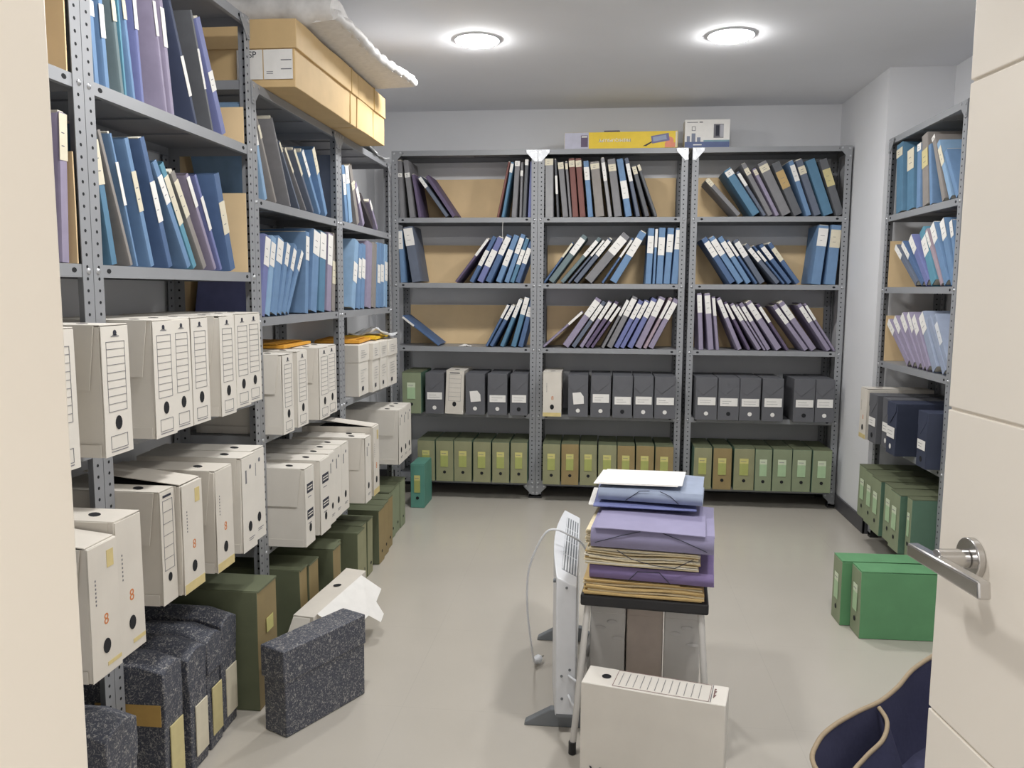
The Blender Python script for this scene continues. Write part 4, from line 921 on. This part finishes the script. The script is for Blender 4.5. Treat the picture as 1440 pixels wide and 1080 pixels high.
# ------------------------------------------------------------------ convector heater with its cord
def heater():
    t = thing('convector_heater', 'white panel heater standing edge-on beside the stool', 'heater', (-.083, 2.30, 0), (0, 0, .012))
    L, H = .735, .492
    def plan(z0, z1, mb, m, ins=0):
        n = 14; P = []
        for k in range(n+1): v = k/n; P.append((-.030 - .022*math.sin(PI*v) + ins, v*L))
        P += [(.030-ins, L), (.030-ins, 0)]
        mb.prism(P[::-1], z0, z1, m)
    def slope(mb):
        mb.v = [(x, y, z - (.040*(x+.05)/.08 if z > H-.01 else 0)) for x, y, z in mb.v]
    m = MB(); plan(.055, H, m, PLASTICW); slope(m); part('body', m, t, .004, 35)
    m = MB(); m.box(-.018, .085, H, .026, L-.085, H+.0012, PLASTICG)
    slope(m); part('grille_recess', m, t)
    m = MB()
    for q in range(6):
        x = -.017 + .0083*q; m.box(x, .085, H+.0008, x+.0042, L-.085, H+.0042, PLASTICW)
    for q in range(3): y = .085 + (L-.17)*(q+1)/4; m.box(-.018, y, H+.0008, .026, y+.004, H+.004, PLASTICW)
    slope(m); part('grille', m, t)
    m = MB()
    m.box(-.027, -.001, .052, .028, .012, .062, PLASTICG); part('base_opening', m, t)
    for y in (.05, .66):
        f = MB(); P = [(-.125, 0), (-.120, .012), (-.045, .055), (.04, .055), (.10, .012), (.105, 0)]
        f.prism(P[::-1], y-.014, y+.014, PLASTICG, axis='y'); part('foot', f, t, .003)
    m = MB()
    for x, z in ((.0, .45), (-.012, .18), (.012, .20), (-.01, .11)): m.disc((x, 0, z), (0, -1, 0), .004, PLASTICG, 10, th=.002)
    m.tube([(-.033, .03, .46), (-.041, .03, .46)], .006, PLASTICG, 10)
    part('screw', m, t)
    for zz, dx in ((.165, .045), (.105, .016)):
        k = MB(); k.tube([(.008, -.001, zz+.018), (.008+dx*.5, -.012, zz+.008), (.008+dx, -.016, zz-.006)], .0035, PLASTICW, 8); part('control_lever', k, t)
    c = MB(); P = [(.052, .35, .455), (.035, .31, .492), (.0, .28, .522), (-.04, .26, .545), (-.075, .26, .535), (-.11, .27, .47), (-.135, .29, .38), (-.138, .32, .25), (-.128, .36, .12), (-.122, .40, .045), (-.118, .42, .02)]
    Q = []
    for i in range(len(P)-1):
        p0, p1, p2, p3 = [Vector(P[max(0, min(len(P)-1, i+d))]) for d in (-1, 0, 1, 2)]
        for k in range(6):
            u = k/6; Q.append(.5*((2*p1) + (p2-p0)*u + (2*p0-5*p1+4*p2-p3)*u*u + (3*p1-p0-3*p2+p3)*u**3))
    Q.append(Vector(P[-1])); c.tube(Q, .0036, PLASTICW, 8); co = part('power_cord', c, t, 0, 60)
    g = MB(); a = Vector(P[-1]); g.tube([a + Vector((0, -.006, .010)), a + Vector((.002, .004, .004)), a + Vector((.006, .016, 0)), a + Vector((.012, .030, 0)), a + Vector((.0125, .033, 0))], [.005, .0075, .0145, .0155, .014], PLASTICW, 8)
    for q in (-.008, .008): g.tube([a + Vector((.012+q, .033, 0)), a + Vector((.020+q, .055, 0))], .0024, CHROME, 8)
    part('plug', g, co, .001, 40)
heater()
# ------------------------------------------------------------------ marbled box, open white box, fabric bag on the floor
def marbled_floor_box():
    ang = math.atan2(.292, .151)
    t = thing('document_box', 'dark marbled lidded box standing alone on the floor in the aisle', 'box file', (-.890, 2.172, .001), (0, 0, ang), None)
    L, w, h = .335, .098, .268
    m = MB(); gbox(m, .003, .003, 0, L-.003, w-.003, h-.006, MARBLE, (6, 3, 5), .0014, 500); part('carton', m, t, .003, 35)
    m = MB(); gbox(m, -.002, -.002, h-.098, L+.002, w+.002, h, MARBLE, (6, 3, 3), .0014, 501, keepz0=False); part('lid', m, t, .004, 35)
marbled_floor_box()
def open_white():
    t = thing('archive_box', 'opened white archive box lying on the floor before the olive boxes', 'box file', (-.972, 2.640, .001), (0, 0, 1.41))
    L, w, h = .42, .085, .20
    m = MB(); gbox(m, 0, 0, 0, L, w, h, WHITE2, (6, 3, 4), .003, 520, warp=lambda x, y, z: (x, y, z*(1 - .12*(1-x/L)))); part('carton', m, t, .002, 35)
    f = MB(); W3 = .006
    P = [Vector((.02, -.004, h*.90)), Vector((.37, -.004, h*1.0)), Vector((.40, -.070, h*.72)), Vector((.32, -.085, h*.62)), Vector((.30, -.125, h*.44)), Vector((.25, -.135, h*.38)), Vector((.22, -.100, h*.55)), Vector((.06, -.098, h*.5))]
    n = len(P); dn = Vector((0, -.004, -.003)); f.add([p for p in P] + [p + dn for p in P], [tuple(range(n))[::-1], tuple(range(n, 2*n))] + [(i, (i+1) % n, n+(i+1) % n, n+i) for i in range(n)], LC['w'])
    part('open_flap', f, t, label='bright white opened flap')
    g = MB(); Q = [Vector((-.004, .01, h*.86)), Vector((-.004, w-.01, h*.86)), Vector((-.05, w-.005, h*.55)), Vector((-.05, .0, h*.55))]
    g.add(Q + [q + Vector((-.003, 0, -.003)) for q in Q], [(3,2,1,0), (4,5,6,7), (0,1,5,4), (1,2,6,5), (2,3,7,6), (3,0,4,7)], WHITE2); part('end_flap', g, t)
    ho = MB(); ho.disc((.26, w*.5, h*.965), (0, 0, 1), .011, DARK, 12, sy=1.4, th=.002); part('finger_hole', ho, t)
open_white()
def spline(P, closed=False, k=6):
    P = [Vector(q) for q in P]; n = len(P); Q = []
    g_ = (lambda i: P[i % n]) if closed else (lambda i: P[max(0, min(n-1, i))])
    for i in range(n if closed else n-1):
        p0, p1, p2, p3 = g_(i-1), g_(i), g_(i+1), g_(i+2)
        for q in range(k):
            u = q/k; Q.append(.5*((2*p1) + (p2-p0)*u + (2*p0-5*p1+4*p2-p3)*u*u + (3*p1-p0-3*p2+p3)*u**3))
    if not closed: Q.append(P[-1])
    return Q
def bag():
    cx, cy = .90, 2.10
    t = thing('fabric_bag', 'dark navy fabric bag with tan piping slumped open behind the door', 'bag', (cx, cy, .001))
    rim0 = [(.547,1.975,.140), (.574,2.052,.160), (.631,2.120,.170), (.708,2.181,.180), (.782,2.229,.190), (.848,2.288,.205), (.933,2.378,.230), (1.079,2.475,.250), (1.22,2.44,.24), (1.27,2.20,.20), (1.18,1.92,.17), (.98,1.74,.15), (.76,1.72,.13), (.60,1.84,.125)]
    rim = spline([(x-cx, y-cy, z) for x, y, z in rim0], True, 5); n = len(rim); lv = 7
    vs = []
    for l in range(lv+1):
        f = l/lv; s = .80 + .20*f**.6
        for k, q in enumerate(rim):
            w_ = .010*math.sin(PI*f)*math.sin(k*.45 + f*3)
            vs.append(Vector((q.x*s*(1+w_), q.y*s*(1+w_) , q.z*f + .006*math.sin(PI*f)*math.sin(k*.3))))
    N = len(vs); vi = []
    for i_, q in enumerate(vs):
        r = Vector((q.x, q.y, 0)); vi.append(q - r.normalized()*.006 + Vector((0, 0, .004 if i_ < n else 0)))
    fs = [(l*n+k, l*n+k_, (l+1)*n+k_, (l+1)*n+k) for l in range(lv) for k in range(n) for k_ in ((k+1) % n,)]
    fs = [f[::-1] for f in fs] + [tuple(N+a for a in f) for f in fs] + [(lv*n+k, N+lv*n+k, N+lv*n+(k+1) % n, lv*n+(k+1) % n) for k in range(n)]
    fs += [tuple(range(n)), tuple(range(N, N+n))[::-1]]
    m = MB(); m.add(vs+vi, fs, NAVYF); part('bag_body', m, t, 0, 60)
    m = MB(); m.tube([q + Vector((0, 0, .002)) for q in rim + rim[:1]], .0065, PIPING, 8, caps=False); part('piping', m, t, 0, 60, label='tan piping round the rim')
    P = spline([(x-cx, y-cy, z) for x, y, z in ((.772,2.212,.184), (.782,2.173,.165), (.757,2.125,.140), (.704,2.086,.112), (.650,2.030,.085), (.640,1.960,.055))], False, 6)
    m = MB(); k = len(P); lo = [Vector((q.x + .05*(1-i_/k) + .012, q.y - .02, .006)) for i_, q in enumerate(P)]; th = Vector((.004, -.003, 0))
    V_ = P + lo + [q + th for q in P] + [q + th for q in lo]
    F_ = [(i_, i_+1, k+i_+1, k+i_) for i_ in range(k-1)] + [(2*k+i_, 3*k+i_, 3*k+i_+1, 2*k+i_+1) for i_ in range(k-1)] + [(i_, 2*k+i_, 2*k+i_+1, i_+1) for i_ in range(k-1)] + [(k+i_, k+i_+1, 3*k+i_+1, 3*k+i_) for i_ in range(k-1)] + [(0, k, 3*k, 2*k), (k-1, 3*k-1, 4*k-1, 2*k-1)]
    m.add(V_, F_, NAVYF); ip = part('inner_panel', m, t, 0, 60)
    m = MB(); m.tube([q + th*.5 for q in P], .006, PIPING, 8); part('inner_piping', m, ip, 0, 60)
bag()
# ------------------------------------------------------------------ light and camera
w = bpy.data.worlds.new('world'); S.world = w; w.use_nodes = True
w.node_tree.nodes['Background'].inputs['Color'].default_value = (1, .95, .88, 1); w.node_tree.nodes['Background'].inputs['Strength'].default_value = WORLD_E
def corridor_fill_lamp():  # unseen lamp, set to one side so it brightens the open door leaf
    t = thing('ceiling_lamp', 'unseen ceiling light in the corridor, placed to brighten the open door', 'ceiling light', (-.50, -.62, ZC), group='recessed round ceiling lights')
    m = MB(); m.tube([(0, 0, -.0005), (0, 0, -.0035)], .112, PLASTICW, 40); part('lamp_rim', m, t)
    m = MB(); dome(m); part('diffuser', m, t)
corridor_fill_lamp()
cam = bpy.data.cameras.new('camera'); co = bpy.data.objects.new('camera', cam); C.objects.link(co); S.camera = co
cam.sensor_fit = 'HORIZONTAL'; cam.sensor_width = 36; cam.lens = 36*CAMF/1440; cam.clip_start = .02
co.matrix_world = Matrix(CAMM)
S.view_settings.view_transform = 'Standard'; S.view_settings.look = 'None'; S.view_settings.gamma = 1; S.view_settings.use_curve_mapping = False
S.view_settings.exposure = EXPO
